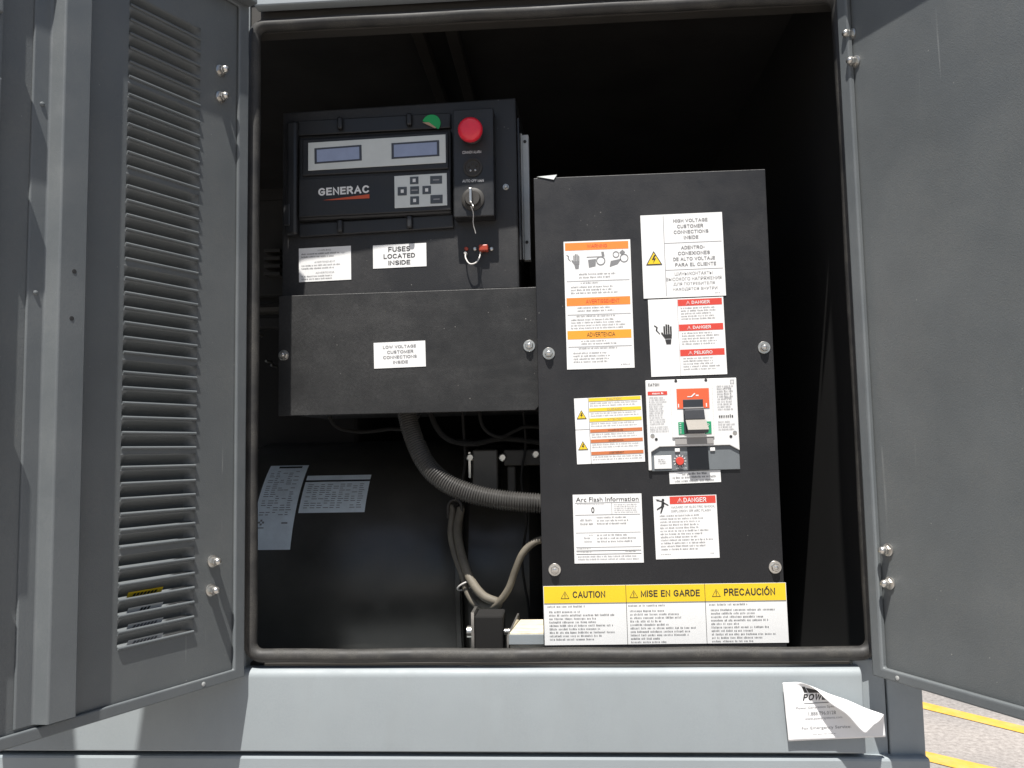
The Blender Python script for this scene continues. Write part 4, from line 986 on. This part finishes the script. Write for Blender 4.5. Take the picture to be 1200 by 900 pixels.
cable('cable', ((560, 705, 0.195), (572, 711, 0.18), (584, 706, 0.17), (596, 690, 0.16), (604, 668, 0.155), (613, 648, 0.15), (627, 635, 0.15), (645, 630, 0.155)), 0.0058, 'cable', 'dusty grey cable rising in a curve to the cabinet side')
for lab_, rr, pts in (
    ('thin black wire dropping from the junction box behind the conduit', 0.0030, ((541, 470, 0.20), (543, 500, 0.21), (545, 540, 0.235), (540, 575, 0.26), (536, 596, 0.268))),
    ('black wire looping from the junction box towards the rear bracket', 0.0036, ((560, 470, 0.19), (566, 500, 0.185), (585, 512, 0.19), (603, 505, 0.20), (618, 500, 0.20), (650, 503, 0.20))),
    ('black harness sagging under the junction box beside the conduit top', 0.0055, ((500, 470, 0.20), (511, 500, 0.20), (528, 516, 0.205), (556, 520, 0.21), (590, 514, 0.22), (645, 520, 0.22))),
    ('thin black wire running down beside the cabinet', 0.0026, ((612, 470, 0.21), (616, 520, 0.22), (611, 560, 0.225), (617, 610, 0.235), (612, 660, 0.24), (620, 720, 0.25), (622, 790, 0.25))),
    ('black wire clipped along the top of the alternator', 0.0040, ((380, 470, 0.22), (392, 498, 0.24), (420, 506, 0.27), (455, 503, 0.27), (478, 500, 0.25), (505, 470, 0.24)))):
    cable('wire', pts, rr * 0.85, 'lining', lab_, 'wire')
# cable tie and hanger
b = MB(); c0 = wp(547, 686, 0.198); cc = Vector(c0)
b.tube([(cc.x + 0.016 * math.cos(t), cc.y + 0.007 * math.sin(t) + 0.006 * math.cos(t), cc.z + 0.012 * math.sin(t)) for t in [2 * math.pi * i / 20 for i in range(20)]], 0.0014, 'whitewire', 6, closed=True)
o = b.build('cable_tie', smooth=60); o.matrix_world = FCo.M; tag(o, 'pale cable tie round the two hanging cables', 'cable tie')
b = MB(); h = Vector(wp(533, 600, 0.255))
b.tube(smooth_path([(h.x - 0.012, h.y - 0.01, h.z), (h.x - 0.011, h.y + 0.014, h.z), (h.x, h.y + 0.022, h.z - 0.003), (h.x + 0.011, h.y + 0.014, h.z), (h.x + 0.012, h.y - 0.01, h.z)], 6), 0.003, 'rib', 8)
b.tube([(h.x - 0.013, h.y - 0.009, h.z), (h.x + 0.013, h.y - 0.009, h.z)], 0.0026, 'rib', 8)
b.tube([(h.x, h.y + 0.021, h.z - 0.002), (h.x, h.y + 0.021, h.z - 0.06)], 0.003, 'rib', 8)
o = b.build('cable_hanger', smooth=60); o.matrix_world = FCo.M; tag(o, 'dark bent rod hanger holding the cables on the alternator', 'hanger')

# ================================================================== MOUNTS ON THE SILL SIDE
FMt = Frame((at_y(575, 750, 0.10).x, 0.10, FLOOR))
mt = thing('engine_mount', 'black rubber engine mount with a steel stud behind the sill', 'mount', FMt)
def MR(px0, px1, py0, y): a, c = at_y(px0, py0, y), at_y(px1, py0, y); return a.x - FMt.o.x, c.x - FMt.o.x, a.z - FMt.o.z
u0, u1, v1 = MR(556, 589, 722, 0.10)
b = MB(); b.box(u0, u1, 0.0, v1, -0.06, 0.0, 'lining'); b.build('mount_block', mt, bevel=0.003)
b = MB(); b.box(u0 - 0.005, u0 - 0.0005, 0.0, v1 + 0.006, -0.05, 0.003, 'steel'); b.build('mount_plate', mt)
b = MB(); z_ = v1 - 0.028
b.tube([(u0 - 0.014, z_, -0.02), (u0 - 0.0055, z_, -0.02)], 0.009, 'steel', 12); b.build('mount_nut', mt, smooth=40)
b = MB(); b.tube([(u1 + 0.0005, z_, -0.02), (u1 + 0.012, z_, -0.02)], 0.005, 'steel', 10); b.build('mount_stud', mt, smooth=40)
FBr = Frame((at_y(617, 750, 0.10).x, 0.10, FLOOR))
u0 = at_y(597, 741, 0.09).x - FBr.o.x; u1 = at_y(640, 741, 0.09).x - FBr.o.x; v1 = at_y(617, 741, 0.09).z - FBr.o.z
br_ = thing('steel_bracket', 'cream topped steel bracket beside the black engine mount', 'bracket', FBr)
b = MB(); b.add([(u0, 0, 0.01), (u1, 0, 0.01), (u1, v1, 0.01), (u0, v1, 0.01), (u0 + 0.012, 0, -0.07), (u1, 0, -0.07), (u1, v1 + 0.004, -0.07), (u0 + 0.012, v1 + 0.004, -0.07)],
            [(0, 1, 2, 3), (5, 4, 7, 6), (4, 0, 3, 7), (1, 5, 6, 2), (3, 2, 6, 7), (0, 4, 5, 1)], 'cream'); b.build('bracket_block', br_, bevel=0.002)
b = MB(); b.box(u0 - 0.001, u1, v1 - 0.018, v1 - 0.003, 0.0101, 0.0125, 'base'); b.build('bracket_edge', br_, bevel=0.0005)
b = MB(); b.add([(u0 - 0.004, v1 - 0.005, 0.012), (u0 - 0.001, v1 - 0.005, 0.012), (u0 + 0.011, v1 + 0.014, -0.068), (u0 + 0.008, v1 + 0.014, -0.068), (u0 - 0.004, 0, 0.012), (u0 - 0.001, 0, 0.012), (u0 + 0.011, 0, -0.068), (u0 + 0.008, 0, -0.068)],
                [(0, 1, 2, 3), (4, 5, 1, 0), (5, 6, 2, 1), (6, 7, 3, 2), (7, 4, 0, 3), (4, 7, 6, 5)], 'steel'); b.build('bracket_fin', br_)

# ================================================================== ENGINE PARTS DEEP INSIDE
FE = Frame((-0.60, 0.45, FLOOR))
en = thing('engine_block', 'dark engine block with cooling fins deep inside left of the control panel', 'engine', FE)
def er(px0, px1, py0, py1, y): a, c = at_y(px0, py0, y), at_y(px1, py1, y); return a.x + 0.60, c.x + 0.60, c.z - FLOOR, a.z - FLOOR
def ebox(name, q, y, dep, m, bevel=0.003):
    u0, u1, v0, v1 = er(*q, y); b = MB(); n = -(y - 0.45); b.box(u0, u1, v0, v1, n - dep, n, m); return b.build(name, en, bevel=bevel)
u0, u1, v0, v1 = er(240, 420, 330, 480, 0.52); b = MB(); b.box(u0, u1, 0.0, v1, -0.45, -0.07, 'lining'); b.build('block', en, bevel=0.01)
ebox('radiator_cover', (285, 350, 235, 345), 0.50, 0.20, 'dark')
for y in (292, 301, 310, 319): ebox('cooling_fin', (309, 328, y, y + 3), 0.47, 0.029, 'rib', 0.0005)
ebox('coolant_pipe', (293, 338, 354, 366), 0.40, 0.03, 'alt', 0.012)
ebox('bracket', (296, 333, 372, 384), 0.42, 0.02, 'dark')
for p in ((312, 423), (318, 428), (300, 391)):
    q = at_y(*p, 0.40); b = MB(); b.lathe(q.x + 0.60, q.z - FLOOR, [(0.003, 0.02), (0.003, 0.05), (0.0015, 0.052)], 'steel', 8); b.build('bolt', en, smooth=40)
# rear brackets behind the conduit
FB2 = Frame((at_y(600, 545, 0.235).x, 0.235, FLOOR))
rb = thing('rear_bracket', 'dark steel bracket with bolts behind the corrugated conduit', 'bracket', FB2)
def r2(px0, px1, py0, py1, y=0.235): a, c = at_y(px0, py0, y), at_y(px1, py1, y); return a.x - FB2.o.x, c.x - FB2.o.x, c.z - FLOOR, a.z - FLOOR
u0, u1, v0, v1 = r2(553, 584, 527, 572); b = MB(); b.box(u0, u1, v0 - 0.02, v1, -0.075, 0.0, 'alt'); b.build('upright', rb, bevel=0.003)
u0, u1, v0, v1 = r2(590, 640, 527, 545); b = MB(); b.box(u0, u1, v0, v1, -0.05, 0.0, 'rib'); b.box(u0 + 0.005, u0 + 0.02, v0 - 0.05, v0 - 0.0005, -0.05, -0.01, 'rib'); b.box(*r2(585, 640, 527, 538)[:2], v1 - 0.012, v1 - 0.006, -0.07, -0.051, 'rib'); b.build('crosspiece', rb, bevel=0.003)
for p in ((551, 536), (589, 536), (628, 532)):
    a = at_y(*p, 0.230); b = MB(); b.lathe(a.x - FB2.o.x, a.z - FLOOR, [(0.007, -0.004), (0.007, 0.004), (0.005, 0.006)], 'steel', 8); b.build('bolt', rb, smooth=35)
u0, u1, v0, v1 = r2(549, 552, 530, 560); b = MB(); b.box(u0, u1, v0, v1, -0.04, 0.002, 'steel'); b.build('edge_plate', rb)

# ================================================================== PEELING PAPER NOTICE
FP = Frame((at_y(980, 830, -0.016).x, -0.0175, at_y(980, 865, -0.016).z))
q = [Vector(FP.uv(*p)) for p in ((924.5, 799), (1037, 794), (1035.5, 862), (923.5, 868))]
pw = ((q[1] - q[0]).length + (q[2] - q[3]).length) / 2; ph = ((q[3] - q[0]).length + (q[2] - q[1]).length) / 2
pa = math.atan2((q[2] - q[3]).y, (q[2] - q[3]).x)
def pp_(x, y): # x 0..1 right, y 0..1 up from the bottom left corner, flat
    X, Y = x * pw, y * ph
    return Vector((q[3].x + X * math.cos(pa) - Y * math.sin(pa), q[3].y + X * math.sin(pa) + Y * math.cos(pa)))
fa, fb = Vector(FP.uv(938, 803)), Vector(FP.uv(1036, 849)); fd = (fb - fa).normalized(); fn = Vector((-fd.y, fd.x))
if fn.y < 0: fn = -fn
def curl(pt):
    s_ = (pt - fa).dot(fn); along = (pt - fa).dot(fd)
    lift = 0.0015 + 0.0006 * math.sin(pt.x * 95 + pt.y * 60) * math.sin(pt.y * 120) + 0.0006 + 0.010 * max(0, (pt - q[3]).dot(Vector((math.cos(pa), math.sin(pa)))) / pw) ** 1.5 * 0.35
    cr = 0.005 + 0.009 * min(1, max(0, along) / 0.11) + 0.0005 * math.sin(along * 130)
    if s_ <= 0: return (pt.x, pt.y, lift)
    ang = s_ / cr
    if ang < math.pi * 1.05:
        e = fa + fd * along + fn * (cr * math.sin(ang)); return (e.x, e.y, lift + cr * (1 - math.cos(ang)))
    ex = s_ - cr * math.pi * 1.05; a_ = math.pi * 1.05
    e = fa + fd * along + fn * (cr * math.sin(a_) - ex * 0.985); return (e.x, e.y, lift + cr * (1 - math.cos(a_)) + ex * 0.16)
b = MB(); nu, nv = 44, 30; P3 = [curl(pp_(i / nu, j / nv)) for i in range(nu + 1) for j in range(nv + 1)]
b.add(P3, [(i * (nv + 1) + j, (i + 1) * (nv + 1) + j, (i + 1) * (nv + 1) + j + 1, i * (nv + 1) + j + 1) for i in range(nu) for j in range(nv)], 'sheet')
pn = b.build('paper_notice', smooth=60); pn.matrix_world = FP.M
sm = pn.modifiers.new('thickness', 'SOLIDIFY'); sm.thickness = 0.0003; sm.offset = 0
tag(pn, 'white paper notice with a curled corner stuck on the skirt panel', 'notice')
class PS(Sticker):
    def __init__(s):
        s.c = (pp_(0, 0) + pp_(1, 1)) / 2; s.w, s.h = pw, ph; s.a = pa; s.ca, s.sa = math.cos(pa), math.sin(pa); s.top = 0.0; s.pr = MB()
s = PS()
s.text('POWER', 0.19, 0.20, 0.50, 0.335, 'ink', offset=0.03, shear=0.3)
s.poly([(0.195, 0.085), (0.225, 0.085), (0.25, 0.19), (0.215, 0.19)], 'ink').poly([(0.235, 0.105), (0.345, 0.145), (0.375, 0.195), (0.26, 0.195)], 'ink')
s.rect(0.20, 0.365, 0.52, 0.378, 'inkgrey', 1)
s.text('Power Generation Specialists', 0.115, 0.425, 0.60, 0.475, 'inkgrey').text('1.888.796.0128', 0.235, 0.52, 0.52, 0.58, 'inkgrey').text('www.powersystems.com', 0.195, 0.62, 0.58, 0.665, 'inklight').text('For Emergency Service:', 0.15, 0.77, 0.66, 0.835, 'inkgrey').rows(0.26, 0.895, 0.55, 0.93, 1, 'inklight')
# lay the print on the sheet's own surface
b = s.pr; nv_ = []
for (x, y, z) in b.v:
    pt = Vector((x, z)); c_ = curl(pt); lift = c_[2] + 0.0003 if (pt - fa).dot(fn) <= 0 else None
    nv_.append((c_[0], -(c_[2] + 0.0004), c_[1]))
b.v = nv_
b.build('print', pn)
